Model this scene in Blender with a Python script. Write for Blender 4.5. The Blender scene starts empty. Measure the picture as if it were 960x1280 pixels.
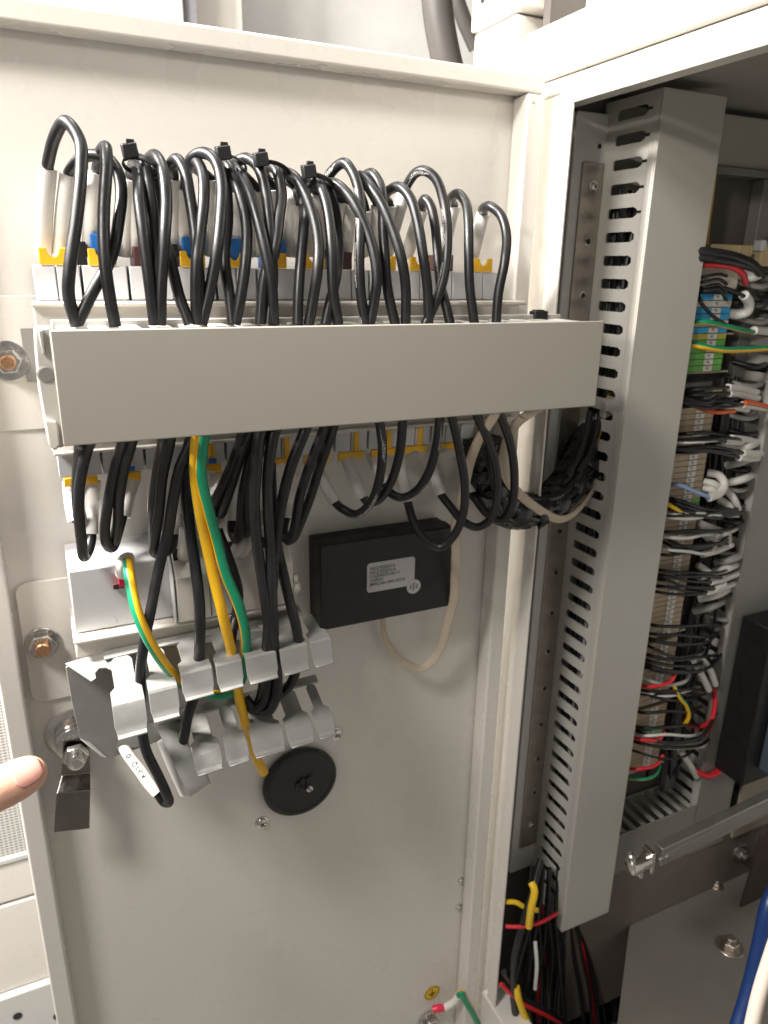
import bpy, bmesh, math, random
from mathutils import Vector, Matrix
random.seed(7)
R = math.radians
sc = bpy.context.scene
COL = sc.collection

# ------------------------------------------------------------------ camera
# world: X runs along the open door towards its hinge, -Y out of the door's inner face, Z up; camera height is Z = 0
F_PX, YAW, PIT, ROL, DIST = 908.14, R(25.138), R(18.384), R(0.953), 0.55
_f = Vector((math.sin(YAW), math.cos(YAW), 0)); _r = Vector((math.cos(YAW), -math.sin(YAW), 0)); _u = Vector((0, 0, 1))
FW = _f*math.cos(PIT) - _u*math.sin(PIT); U2 = _u*math.cos(PIT) + _f*math.sin(PIT)
RT = _r*math.cos(ROL) + U2*math.sin(ROL); UP = U2*math.cos(ROL) - _r*math.sin(ROL)
CAM = Vector((0, -DIST, 0))
cam = bpy.data.cameras.new('camera'); cam.sensor_fit = 'HORIZONTAL'; cam.sensor_width = 36; cam.lens = 36*F_PX/960
cam.clip_start = 0.01; cam.clip_end = 30
cam.dof.use_dof = True; cam.dof.focus_distance = 0.47; cam.dof.aperture_fstop = 15
co = bpy.data.objects.new('camera', cam); COL.objects.link(co)
M3 = Matrix((RT, UP, -FW)).transposed()
co.matrix_world = Matrix.Translation(CAM) @ M3.to_4x4()
sc.camera = co
def ray(x, y): return FW + RT*((x-480)/F_PX) + UP*((640-y)/F_PX)
def P(x, y, w):                       # photo point at height w above the door's inner face
    d = ray(x, y); return CAM + d*((DIST-w)/d.y)
def PX(x, y, X): d = ray(x, y); return CAM + d*(X/d.x)
def PZ(x, y, Z): d = ray(x, y); return CAM + d*(Z/d.z)

# ------------------------------------------------------------------ light: overhead key panel, added spot and fill panels
w = bpy.data.worlds.new('World'); sc.world = w; w.use_nodes = True
w.node_tree.nodes['Background'].inputs[0].default_value = (1.0, .96, .91, 1); w.node_tree.nodes['Background'].inputs[1].default_value = 0.24
def area(name, loc, target, sx, sy, power, col=(1, .95, .89)):
    l = bpy.data.lights.new(name, 'AREA'); l.shape = 'RECTANGLE'; l.size = sx; l.size_y = sy; l.energy = power; l.color = col
    o = bpy.data.objects.new(name, l); COL.objects.link(o); o.location = loc
    o.rotation_euler = (Vector(target)-Vector(loc)).to_track_quat('-Z', 'Y').to_euler(); return o
area('key_or_fill_panel', (-0.52, -0.42, .62), (.10, 0, -.15), .22, .22, 14)
sl = bpy.data.lights.new('upper_fill_spot', 'SPOT'); sl.energy = 340; sl.spot_size = R(7.5); sl.spot_blend = .8; sl.shadow_soft_size = .12; sl.color = (1, .93, .84)  # added spot, cone narrowed to brighten only the upper door and cabinet
so = bpy.data.objects.new('upper_fill_spot', sl); COL.objects.link(so); so.location = (-3.7, -3.0, .85)
so.rotation_euler = (Vector((.36, 0, .13))-so.location).to_track_quat('-Z', 'Y').to_euler()
area('key_or_fill_panel', (-.50, .02, .55), (-.06, .36, -.50), .2, .12, 48)  # added fill behind the door plane, brightens the distant cabinet
area('key_or_fill_panel', (.3, .30, 1.6), (.3, .9, .2), .5, .2, 22)  # added fill for the background wall behind the door
vs = sc.view_settings; vs.view_transform = 'Standard'; vs.look = 'None'; vs.gamma = 1; vs.exposure = 0; vs.use_curve_mapping = False

# ------------------------------------------------------------------ materials
MATS = {}
def mat(name, col, rough=.5, metal=0, var=.06, vscale=14, bump=0, bscale=600, sub=0, spec=.5, coat=0, stretch=None):
    if name in MATS: return MATS[name]
    m = bpy.data.materials.new(name); m.use_nodes = True; nt = m.node_tree; b = nt.nodes['Principled BSDF']
    b.inputs['Roughness'].default_value = rough; b.inputs['Metallic'].default_value = metal
    b.inputs['Specular IOR Level'].default_value = spec; b.inputs['Coat Weight'].default_value = coat
    if sub: b.inputs['Subsurface Weight'].default_value = sub; b.inputs['Subsurface Radius'].default_value = (.004, .0015, .0008); b.inputs['Subsurface Scale'].default_value = 1
    tc = nt.nodes.new('ShaderNodeTexCoord'); mp = nt.nodes.new('ShaderNodeMapping'); nt.links.new(tc.outputs['Object'], mp.inputs[0])
    if stretch: mp.inputs['Scale'].default_value = stretch
    n = nt.nodes.new('ShaderNodeTexNoise'); n.inputs['Scale'].default_value = vscale; n.inputs['Detail'].default_value = 6; n.inputs['Roughness'].default_value = .62
    nt.links.new(mp.outputs[0], n.inputs['Vector'])
    rp = nt.nodes.new('ShaderNodeMapRange'); rp.inputs[1].default_value = .3; rp.inputs[2].default_value = .7; rp.inputs[3].default_value = 1-var; rp.inputs[4].default_value = 1+var
    nt.links.new(n.outputs['Fac'], rp.inputs[0])
    mx = nt.nodes.new('ShaderNodeVectorMath'); mx.operation = 'SCALE'; mx.inputs[0].default_value = col[:3]; nt.links.new(rp.outputs[0], mx.inputs['Scale'])
    nt.links.new(mx.outputs[0], b.inputs['Base Color'])
    rr = nt.nodes.new('ShaderNodeMapRange'); rr.inputs[1].default_value = .3; rr.inputs[2].default_value = .7; rr.inputs[3].default_value = max(.02, rough-.08); rr.inputs[4].default_value = min(1, rough+.08)
    n2 = nt.nodes.new('ShaderNodeTexNoise'); n2.inputs['Scale'].default_value = vscale*4.3; n2.inputs['Detail'].default_value = 4; nt.links.new(mp.outputs[0], n2.inputs['Vector'])
    nt.links.new(n2.outputs['Fac'], rr.inputs[0]); nt.links.new(rr.outputs[0], b.inputs['Roughness'])
    if bump:
        n3 = nt.nodes.new('ShaderNodeTexNoise'); n3.inputs['Scale'].default_value = bscale; n3.inputs['Detail'].default_value = 2; nt.links.new(mp.outputs[0], n3.inputs['Vector'])
        bp = nt.nodes.new('ShaderNodeBump'); bp.inputs['Strength'].default_value = bump; bp.inputs['Distance'].default_value = .0006
        nt.links.new(n3.outputs['Fac'], bp.inputs['Height']); nt.links.new(bp.outputs[0], b.inputs['Normal'])
    MATS[name] = m; return m
PAINT = mat('cream_powder_coat', (.70, .67, .62), .30, var=.03, vscale=5, bump=.10, bscale=900)
PAINT2 = mat('light_grey_powder_coat', (.55, .55, .53), .42, var=.03, vscale=6, bump=.12, bscale=900)
WALLP = mat('wall_paint', (.66, .63, .58), .7, var=.03, vscale=2)
PVC = mat('grey_pvc', (.34, .335, .31), .42, var=.03, vscale=16, bump=.06, bscale=700)
PVCL = mat('pale_grey_pvc', (.47, .455, .42), .45, var=.03, vscale=12, bump=.05)
PLW = mat('white_plastic', (.58, .58, .59), .4, var=.03, vscale=30, bump=.05)
PLC = mat('cream_plastic', (.62, .585, .53), .45, var=.04, vscale=25, bump=.05)
SLV = mat('white_sleeve', (.70, .68, .64), .5, var=.04, vscale=60, bump=.05)
YEL = mat('yellow_plastic', (.85, .47, .02), .38, var=.06, vscale=80)
BLU = mat('blue_plastic', (.02, .16, .50), .4, var=.06, vscale=80)
BLK = mat('black_plastic', (.012, .012, .013), .42, var=.2, vscale=40, bump=.1, bscale=1500)
BLKG = mat('black_abs', (.008, .008, .008), .5, var=.2, vscale=20, bump=.15, bscale=2500)
MAR = mat('maroon_plastic', (.07, .025, .025), .45)
GAL = mat('galvanised_steel', (.34, .335, .32), .40, .40, var=.06, vscale=45)
STL = mat('stainless_steel', (.66, .64, .61), .22, 1, var=.08, vscale=60)
STD = mat('dull_steel', (.42, .38, .34), .42, 1, var=.16, vscale=50)
BRS = mat('copper_washed_bolt', (.72, .42, .24), .3, 1, var=.15, vscale=300)
GRN = mat('green_plastic', (.12, .38, .07), .45); GYL = mat('olive_yellow_plastic', (.45, .42, .08), .45)
LBL = mat('sky_blue_plastic', (.04, .36, .68), .45)
BEI = mat('beige_plastic', (.42, .33, .23), .5, var=.08, vscale=60)
RED = mat('red_wire', (.62, .02, .03), .4); ORG = mat('orange_wire', (.65, .12, .03), .4); BLW = mat('light_blue_wire', (.30, .45, .72), .4)
YLW = mat('yellow_wire', (.80, .52, .02), .4); WHW = mat('white_wire', (.68, .67, .64), .45); GRW = mat('grey_wire', (.35, .34, .33), .45)
BUC = mat('deep_blue_cable', (.006, .03, .13), .35)
PAP = mat('label_paper', (.52, .51, .52), .55); INK = mat('black_ink', (.02, .02, .02), .6)
SKIN = mat('skin', (.70, .40, .29), .45, var=.1, vscale=120, bump=.25, bscale=900, sub=.25)
NAIL = mat('nail', (.76, .36, .30), .25, var=.05, vscale=100, sub=.2)
FLAT = mat('flat_cable_insulation', (.55, .46, .36), .5, var=.08, vscale=60)
DKR = mat('dark_interior_plate', (.20, .19, .18), .5, var=.06, vscale=10)
DKS = mat('blue_grey_device', (.07, .09, .12), .45)
PCB = mat('tan_relay', (.50, .40, .22), .5, var=.1, vscale=90)
HOSE = mat('grey_rubber', (.07, .065, .06), .5, var=.1)

def uv_nodes(m):
    nt = m.node_tree; uv = nt.nodes.new('ShaderNodeUVMap'); uv.uv_map = 'uv'
    sp = nt.nodes.new('ShaderNodeSeparateXYZ'); nt.links.new(uv.outputs[0], sp.inputs[0]); return nt, uv, sp
def cable_mat(name, prnt):
    m = mat(name, (.010, .010, .0115), .41, var=.35, vscale=30, bump=.08, bscale=400)
    if not prnt: return m
    nt, uv, sp = uv_nodes(m); b = nt.nodes['Principled BSDF']
    src = b.inputs['Base Color'].links[0].from_socket
    def math_(op, a, c):
        n = nt.nodes.new('ShaderNodeMath'); n.operation = op
        for i, v in enumerate((a, c)):
            if isinstance(v, (int, float)): n.inputs[i].default_value = v
            elif v is not None: nt.links.new(v, n.inputs[i])
        return n.outputs[0]
    band = math_('LESS_THAN', math_('ABSOLUTE', math_('SUBTRACT', sp.outputs[1], .5), None), .06)
    cm = nt.nodes.new('ShaderNodeMapping'); cm.inputs['Scale'].default_value = (900, 28, 1); nt.links.new(uv.outputs[0], cm.inputs[0])
    nz = nt.nodes.new('ShaderNodeTexNoise'); nz.inputs['Scale'].default_value = 1; nz.inputs['Detail'].default_value = 1; nt.links.new(cm.outputs[0], nz.inputs['Vector'])
    cm2 = nt.nodes.new('ShaderNodeMapping'); cm2.inputs['Scale'].default_value = (45, 1, 1); nt.links.new(uv.outputs[0], cm2.inputs[0])
    nz2 = nt.nodes.new('ShaderNodeTexNoise'); nz2.inputs['Scale'].default_value = 1; nz2.inputs['Detail'].default_value = 0; nt.links.new(cm2.outputs[0], nz2.inputs['Vector'])
    fac = math_('MULTIPLY', math_('MULTIPLY', band, math_('GREATER_THAN', nz.outputs['Fac'], .5)), math_('GREATER_THAN', nz2.outputs['Fac'], .47))
    fac = math_('MULTIPLY', fac, .85)
    mx = nt.nodes.new('ShaderNodeMix'); mx.data_type = 'RGBA'; nt.links.new(fac, mx.inputs[0]); nt.links.new(src, mx.inputs[6]); mx.inputs[7].default_value = (.50, .49, .46, 1)
    nt.links.new(mx.outputs[2], b.inputs['Base Color']); return m
CAB = cable_mat('black_cable', False); CABP = cable_mat('black_cable_printed', True)
def earth_mat():
    m = mat('green_yellow_insulation', (.82, .46, .01), .38, var=.06, vscale=70); nt, uv, sp = uv_nodes(m); b = nt.nodes['Principled BSDF']
    src = b.inputs['Base Color'].links[0].from_socket
    g = nt.nodes.new('ShaderNodeMath'); g.operation = 'GREATER_THAN'; g.inputs[1].default_value = .5; nt.links.new(sp.outputs[1], g.inputs[0])
    mx = nt.nodes.new('ShaderNodeMix'); mx.data_type = 'RGBA'; nt.links.new(g.outputs[0], mx.inputs[0]); nt.links.new(src, mx.inputs[6]); mx.inputs[7].default_value = (.005, .27, .13, 1)
    nt.links.new(mx.outputs[2], b.inputs['Base Color']); return m
EAR = earth_mat()
def wave_mat(name, col, dark, period, axis):                # fine rows of perforations, too small to pick apart
    m = bpy.data.materials.new(name); m.use_nodes = True; nt = m.node_tree; b = nt.nodes['Principled BSDF']; b.inputs['Roughness'].default_value = .5
    tc = nt.nodes.new('ShaderNodeTexCoord'); sp = nt.nodes.new('ShaderNodeSeparateXYZ'); nt.links.new(tc.outputs['Object'], sp.inputs[0])
    def frac(o, p, k):
        a = nt.nodes.new('ShaderNodeMath'); a.operation = 'PINGPONG'; a.inputs[1].default_value = p/2; nt.links.new(o, a.inputs[0])
        c = nt.nodes.new('ShaderNodeMath'); c.operation = 'LESS_THAN'; c.inputs[1].default_value = p*k; nt.links.new(a.outputs[0], c.inputs[0]); return c.outputs[0]
    a = frac(sp.outputs[2], period, .17); c = frac(sp.outputs[0], period*1.3, .36)
    mu = nt.nodes.new('ShaderNodeMath'); mu.operation = 'MULTIPLY'; nt.links.new(a, mu.inputs[0]); nt.links.new(c, mu.inputs[1])
    mx = nt.nodes.new('ShaderNodeMix'); mx.data_type = 'RGBA'; nt.links.new(mu.outputs[0], mx.inputs[0]); mx.inputs[6].default_value = (*col, 1); mx.inputs[7].default_value = (*dark, 1)
    nt.links.new(mx.outputs[2], b.inputs['Base Color']); return m
PERF = wave_mat('perforated_sheet', (.62, .61, .58), (.05, .05, .05), .0042, 0)

# ------------------------------------------------------------------ helpers
def tag(o, label, cat, group=None, kind=None):
    if label: o['label'] = label
    if cat: o['category'] = cat
    if group: o['group'] = group
    if kind: o['kind'] = kind
    return o
def thing(name, loc, label, cat, group=None):
    o = bpy.data.objects.new(name, None); COL.objects.link(o); o.location = loc; o.empty_display_size = .01
    return tag(o, label, cat, group)
def wloc(o):
    v = Vector((0, 0, 0))
    while o: v = v + o.location; o = o.parent
    return v
class MB:
    def __init__(s): s.v = []; s.f = []; s.uv = None; s.mi = []
    def add(s, vs, fs):
        n = len(s.v); s.v += [Vector(q) for q in vs]; s.f += [tuple(i+n for i in q) for q in fs]; return s
    def box(s, a, b):
        x0, y0, z0 = (min(a[i], b[i]) for i in range(3)); x1, y1, z1 = (max(a[i], b[i]) for i in range(3))
        return s.add([(x0,y0,z0),(x1,y0,z0),(x1,y1,z0),(x0,y1,z0),(x0,y0,z1),(x1,y0,z1),(x1,y1,z1),(x0,y1,z1)],
                     [(0,3,2,1),(4,5,6,7),(0,1,5,4),(1,2,6,5),(2,3,7,6),(3,0,4,7)])
    def obox(s, c, ax, ay, az):                     # centre and three half-axis vectors
        c, ax, ay, az = map(Vector, (c, ax, ay, az)); vs = []
        for k in (-1, 1):
            for i, j in ((-1,-1),(1,-1),(1,1),(-1,1)): vs.append(c+ax*i+ay*j+az*k)
        return s.add(vs, [(0,3,2,1),(4,5,6,7),(0,1,5,4),(1,2,6,5),(2,3,7,6),(3,0,4,7)])
    def loft(s, rings, cap=True):                   # rings of equal length
        n = len(rings[0]); vs = [q for r in rings for q in r]; fs = []
        for i in range(len(rings)-1):
            for j in range(n): fs.append((i*n+j, i*n+(j+1)%n, (i+1)*n+(j+1)%n, (i+1)*n+j))
        if cap: fs.append(tuple(reversed(range(n)))); fs.append(tuple(range((len(rings)-1)*n, len(rings)*n)))
        return s.add(vs, fs)
    def lathe(s, c, ax, prof, seg=24, cap=True):    # prof: (radius, height) along axis ax
        ax = Vector(ax).normalized(); e1 = ax.orthogonal().normalized(); e2 = ax.cross(e1)
        return s.loft([[Vector(c)+ax*h+(e1*math.cos(2*math.pi*k/seg)+e2*math.sin(2*math.pi*k/seg))*r for k in range(seg)] for r, h in prof], cap)
    def prism(s, pts, d):                           # planar polygon pushed along d
        pts = [Vector(p) for p in pts]; d = Vector(d); n = len(pts)
        return s.add(pts+[p+d for p in pts], [tuple(range(n)), tuple(reversed(range(n, 2*n)))]+[(i, i+n, (i+1)%n+n, (i+1)%n) for i in range(n)])
    def build(s, name, m, parent=None, bevel=0, seg=2, label=None, smooth=35, uvs=None):
        me = bpy.data.meshes.new(name); off = wloc(parent) if parent else Vector((0, 0, 0))
        if not parent:                              # origin at the thing's lowest centre
            xs = [q.x for q in s.v]; ys = [q.y for q in s.v]; zs = [q.z for q in s.v]
            off = Vector(((min(xs)+max(xs))/2, (min(ys)+max(ys))/2, min(zs)))
        me.from_pydata([q-off for q in s.v], [], s.f)
        if uvs:
            l = me.uv_layers.new(name='uv')
            for i, t in enumerate(uvs): l.data[i].uv = t
        else:
            bm = bmesh.new(); bm.from_mesh(me); bmesh.ops.recalc_face_normals(bm, faces=bm.faces); bm.to_mesh(me); bm.free()
        for p in me.polygons: p.use_smooth = True
        me.set_sharp_from_angle(angle=R(smooth))
        me.materials.append(m)
        o = bpy.data.objects.new(name, me); COL.objects.link(o)
        if parent: o.parent = parent
        else: o.location = off
        if bevel:
            b = o.modifiers.new('bevel', 'BEVEL'); b.width = bevel; b.segments = seg; b.limit_method = 'ANGLE'; b.angle_limit = R(40); b.harden_normals = False
        if label: o['label'] = label
        return o
def box(a, b): return MB().box(a, b)
def spline(pts, n=8):
    pts = [Vector(p) for p in pts]; q = [pts[0]*2-pts[1]]+pts+[pts[-1]*2-pts[-2]]; out = []
    for i in range(1, len(q)-2):
        p0, p1, p2, p3 = q[i-1:i+3]
        t0 = 0; t1 = t0+max(1e-6, (p1-p0).length**.5); t2 = t1+max(1e-6, (p2-p1).length**.5); t3 = t2+max(1e-6, (p3-p2).length**.5)
        for k in range(n):
            t = t1+(t2-t1)*k/n
            a1 = p0*((t1-t)/(t1-t0))+p1*((t-t0)/(t1-t0)); a2 = p1*((t2-t)/(t2-t1))+p2*((t-t1)/(t2-t1)); a3 = p2*((t3-t)/(t3-t2))+p3*((t-t2)/(t3-t2))
            b1 = a1*((t2-t)/(t2-t0))+a2*((t-t0)/(t2-t0)); b2 = a2*((t3-t)/(t3-t1))+a3*((t-t1)/(t3-t1))
            out.append(b1*((t2-t)/(t2-t1))+b2*((t-t1)/(t2-t1)))
    out.append(pts[-1]); return out
def frames(path, up0=None):
    ts = [(path[min(i+1, len(path)-1)]-path[max(i-1, 0)]).normalized() for i in range(len(path))]
    e = up0 or Vector((0, -1, 0)); e = (e-ts[0]*e.dot(ts[0])).normalized(); es = []
    for t in ts: e = (e-t*e.dot(t)).normalized(); es.append(e.copy())
    return ts, es
def tube(name, pts, r, m, parent=None, n=8, seg=12, spin=0, twist=0, flat=1, raw=False, label=None, r2=None):
    path = pts if raw else spline(pts, n); ts, es = frames(path); N = len(path); vs = []; acc = [0]
    for i in range(1, N): acc.append(acc[-1]+(path[i]-path[i-1]).length)
    for i in range(N):
        e1 = es[i]; e2 = ts[i].cross(e1); rr = r if r2 is None else r+(r2-r)*i/(N-1)
        for k in range(seg):
            a = 2*math.pi*k/seg+spin+twist*acc[i]
            vs.append(path[i]+e1*math.cos(a)*rr+e2*math.sin(a)*rr*flat)
    mb = MB(); fs = []; uv = []
    for i in range(N-1):
        for k in range(seg):
            k2 = (k+1) % seg; fs.append((i*seg+k, i*seg+k2, (i+1)*seg+k2, (i+1)*seg+k))
            uv += [(acc[i], k/seg), (acc[i], (k+1)/seg), (acc[i+1], (k+1)/seg), (acc[i+1], k/seg)]
    fs.append(tuple(reversed(range(seg)))); fs.append(tuple(range((N-1)*seg, N*seg))); uv += [(0, .2)]*(2*seg)
    mb.add(vs, fs); o = mb.build(name, m, parent, uvs=uv, label=label, smooth=60); return o
def strip(name, pts, wid, th, m, parent=None, up=(0, -1, 0), twist=0, n=8):      # flat ribbon cable with two moulded cores
    path = spline(pts, n); ts, es = frames(path, Vector(up)); prof = []
    for k in range(14):
        a = 2*math.pi*k/14; prof.append((math.copysign(abs(math.cos(a))**.6, math.cos(a))*wid/2, math.sin(a)*th/2))
    rings = []
    for i, p in enumerate(path):
        a = twist*i/len(path); e1 = es[i]; e2 = ts[i].cross(e1); f1 = e1*math.cos(a)+e2*math.sin(a); f2 = e2*math.cos(a)-e1*math.sin(a)
        rings.append([p+f2*x+f1*y for x, y in prof])
    return MB().loft(rings).build(name, m, parent, smooth=60)
def text_mesh(s, size):
    c = bpy.data.curves.new('t', 'FONT'); c.body = s; c.size = size; c.resolution_u = 2; c.offset = size*.012
    o = bpy.data.objects.new('t', c); COL.objects.link(o); dg = bpy.context.evaluated_depsgraph_get(); dg.update()
    me = o.evaluated_get(dg).to_mesh(); vs = [v.co.copy() for v in me.vertices]; fs = [tuple(p.vertices) for p in me.polygons]
    o.evaluated_get(dg).to_mesh_clear(); bpy.data.objects.remove(o); bpy.data.curves.remove(c); return vs, fs
def flat_text(s, size, o, ex, ey, m, parent, name='lettering', th=None):
    vs, fs = text_mesh(s, size); ex = Vector(ex); ey = Vector(ey)
    return MB().add([Vector(o)+ex*v.x+ey*v.y for v in vs], fs).build(name, m, parent)
def wrap_text(s, size, path, s0, a0, r, m, parent, flip=1):
    ts, es = frames(path); acc = [0]
    for i in range(1, len(path)): acc.append(acc[-1]+(path[i]-path[i-1]).length)
    vs, fs = text_mesh(s, size); out = []
    for v in vs:
        L = s0+v.x; i = 0
        while i < len(acc)-2 and acc[i+1] < L: i += 1
        t = (L-acc[i])/(acc[i+1]-acc[i]); p = path[i].lerp(path[i+1], t); e1 = es[i]; e2 = ts[i].cross(e1); a = a0+flip*(v.y-size*.35)/r
        out.append(p+(e1*math.cos(a)+e2*math.sin(a))*(r+.00015))
    return MB().add(out, fs).build('lettering', m, parent)
def hexbolt(name, c, ax, r, label, cat, group=None, m=STL, m2=None, washer=1.55, h=.6, parent=None):
    t = parent or thing(name, c, label, cat, group); c = Vector(c); ax = Vector(ax).normalized()
    if washer: MB().lathe(c, ax, [(r*washer, 0), (r*washer, r*.16), (r*washer*.96, r*.22), (r*.7, r*.22)], 28).build('washer', m, t)
    e1 = ax.orthogonal().normalized(); e2 = ax.cross(e1)
    def hx(rr, hh): return [c+ax*hh+(e1*math.cos(k*math.pi/3+.3)+e2*math.sin(k*math.pi/3+.3))*rr for k in range(6)]
    MB().loft([hx(r, r*.22), hx(r, r*(.22+h)), hx(r*.86, r*(.32+h))]).build('nut', m, t, bevel=r*.06)
    MB().lathe(c+ax*r*(.3+h), ax, [(r*.56, 0), (r*.56, r*.45), (r*.46, r*.58)], 20).build('stud', m2 or m, t)
    return t
def screw(name, c, ax, r, label, cat='screw', group=None, m=STL, parent=None, cross=True):
    c = Vector(c); ax = Vector(ax).normalized(); e1 = ax.orthogonal().normalized(); e2 = ax.cross(e1)
    t = parent or thing(name, c, label, cat, group)
    MB().lathe(c, ax, [(r*1.35, 0), (r*1.35, r*.15), (r, r*.2), (r*.95, r*.55), (r*.6, r*.75), (.0001, r*.8)], 22).build('screw_head', m, t)
    g = MB(); g.obox(c+ax*r*.78, e1*r*.55, e2*r*.1, ax*r*.06)
    if cross: g.obox(c+ax*r*.785, e1*r*.1, e2*r*.55, ax*r*.06)
    g.build('slot', BLK, t); return t
def rrect(x0, x1, z0, z1, r, y, n=5):
    out = []
    for cx, cz, a0 in ((x1-r, z1-r, 0), (x0+r, z1-r, 90), (x0+r, z0+r, 180), (x1-r, z0+r, 270)):
        for k in range(n+1): a = R(a0+90*k/n); out.append(Vector((cx+r*math.cos(a), y, cz+r*math.sin(a))))
    return out
ORD = ['first', 'second', 'third', 'fourth', 'fifth', 'sixth', 'seventh', 'eighth', 'ninth', 'tenth', 'eleventh', 'twelfth', 'thirteenth', 'fourteenth', 'fifteenth', 'sixteenth', 'seventeenth', 'eighteenth', 'nineteenth', 'twentieth', 'twenty-first', 'twenty-second', 'twenty-third', 'twenty-fourth', 'twenty-fifth', 'twenty-sixth', 'twenty-seventh', 'twenty-eighth', 'twenty-ninth', 'thirtieth']

# ------------------------------------------------------------------ setting behind the door
o = box((-3, 1.30, -1.6), (3, 1.34, 2.2)).build('room_wall', WALLP); o['kind'] = 'structure'
o = box((-3, -3, -1.66), (3, 1.3, -1.6)).build('floor', mat('grey_floor', (.35, .33, .30), .4)); o['kind'] = 'structure'

#NEXT
# ------------------------------------------------------------------ the open door
FI, FO, FT = .3655, .3812, .1325            # hinge flange inner, outer edge; top flange lower edge
LI, LO = -.0412, -.0560                     # lock-side flange
ZB = -1.02
cb = thing('electrical_cabinet', (.70, -.3, -1.0), 'cream steel electrical cabinet with its door swung open, filling the picture', 'cabinet')
door = box((LO, .0, ZB), (FO, .002, .145)).build('door', PAINT, cb, label='open cream door seen from inside, carrying the cable rows')
def flange(name, a, b): return box(a, b).build(name, PAINT, door, bevel=.0018)
flange('top_flange', (LO, -.020, FT), (FO, -.0005, .1452))
flange('hinge_flange', (FI, -.0203, ZB), (FO+.0002, -.0005, FT-.0003))
flange('lock_flange', (LO-.0002, -.0203, ZB), (LI, -.0005, FT-.0003))
def plate(x0, x1, z0, z1, r, th): return MB().prism(rrect(x0, x1, z0, z1, r, -th), (0, th-.0003, 0)).build('reinforcement_plate', PAINT, door, bevel=.0008)
plate(LI+.001, .030, -.108, -.019, .003, .0022)
plate(-.0375, .0055, -.319, -.2195, .008, .0030)
# crumbled sealant dab at the flange corner
MB().lathe(P(667, 128, .0203), (0, -1, 0), [(.0012, 0), (.0009, .0008)], 8).build('weld_dab', STD, door)

# hinge-side fasteners
for i, (x, y) in enumerate(((576, 1101), (573, 1134))):
    screw('stud', P(x, y, 0), (0, -1, 0), .0038, ['upper', 'lower'][i]+' small steel stud near the hinge edge, low on the door', 'screw', 'two studs near the hinge edge', cross=False)
screw('screw', P(420, 917, 0), (0, -1, 0), .0050, 'steel screw right of the lower comb tray, above the black disc', 'screw', 'door screws')
screw('screw', P(327, 1028, 0), (0, -1, 0), .0050, 'steel screw below the black rubber disc', 'screw', 'door screws')
hexbolt('hex_nut', P(10, 451, .0022), (0, -1, 0), .0085, 'copper-coloured stud with steel nut at the left edge beside the grey cover', 'bolt', 'copper studs on the door', m2=BRS)
hexbolt('hex_nut', P(53, 803, .003), (0, -1, 0), .0100, 'copper-coloured stud with steel nut on the rounded plate left of the comb tray', 'bolt', 'copper studs on the door', m2=BRS, washer=1.25)

# black rubber grommet plug
c = P(373, 973, .0); K = 1.18; t = thing('grommet_plug', c, 'round black rubber blanking plug with a small screw on the door', 'plug')
MB().lathe(c, (0, -1, 0), [(r*K, z) for r, z in [(.024, 0), (.0290, .001), (.0305, .004), (.0305, .0065), (.0290, .0085), (.0265, .0091), (.0255, .0082), (.0001, .0080)]], 48).build('disc', mat('black_rubber', (.010, .012, .011), .45, var=.2, vscale=90, bump=.1), t)
g = MB()
for a, L, dx, dz in ((.3, .009, .003, .004), (1.5, .006, .006, .0), (.9, .006, -.002, .002), (2.2, .004, .001, -.005)):
    g.obox(c+Vector((dx, -.0097, dz)), Vector((math.cos(a), 0, math.sin(a)))*L, (0, .0004, 0), Vector((-math.sin(a), 0, math.cos(a)))*.0009)
g.build('moulded_mark', BLK, t, bevel=.0003)
screw('s', P(387, 986, .0096), (0, -1, 0), .0024, '', parent=t)

# earth bonding point at the lower edge
c = P(540, 1241, .0003); t = thing('earth_sticker', c, 'small round yellow earth sticker low on the door', 'sticker')
MB().lathe(c, (0, -1, 0), [(.0105, 0), (.0105, .0002)], 36).build('disc', mat('yellow_sticker', (.72, .50, .03), .5), t)
g = MB(); rr = .0086
for k in range(36):
    a = 2*math.pi*k/36; b = 2*math.pi*(k+1)/36; y = -.00035
    g.add([c+Vector((math.cos(q)*q2, y, math.sin(q)*q2)) for q, q2 in ((a, rr), (b, rr), (b, rr+.0008), (a, rr+.0008))], [(0, 1, 2, 3)])
def bar(x0, z0, x1, z1, h=.0005):
    p = c+Vector((x0, -.0004, z0)); q = c+Vector((x1, -.0004, z1)); d = (q-p)/2; n = Vector((-d.z, 0, d.x)).normalized()*h
    g.obox((p+q)/2, d, (0, .0001, 0), n)
bar(0, .006, 0, -.0005); bar(-.005, -.0005, .005, -.0005); bar(-.0033, -.0025, .0033, -.0025); bar(-.0016, -.0045, .0016, -.0045)
g.build('earth_symbol', INK, t)
hexbolt('hex_nut', P(537, 1276, .002), (0, -1, 0), .0095, 'steel earth nut at the bottom below the yellow sticker', 'bolt')
t = thing('earth_lead', P(560, 1262, .012), 'green and yellow earth lead with red lug at the bottom of the door', 'wire')
tube('lug', [P(541, 1262, .010), P(548, 1260, .012), P(555, 1260, .013)], .0042, mat('red_lug', (.75, .03, .08), .4), t)
tube('sleeve', [P(555, 1260, .013), P(566, 1253, .016), P(574, 1244, .018)], .0042, SLV, t)
tube('wire', [P(573, 1245, .018), P(576, 1241, .02), P(582, 1252, .022), P(592, 1268, .022), P(602, 1290, .02)], .0036, EAR, t, spin=1.2)

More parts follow.
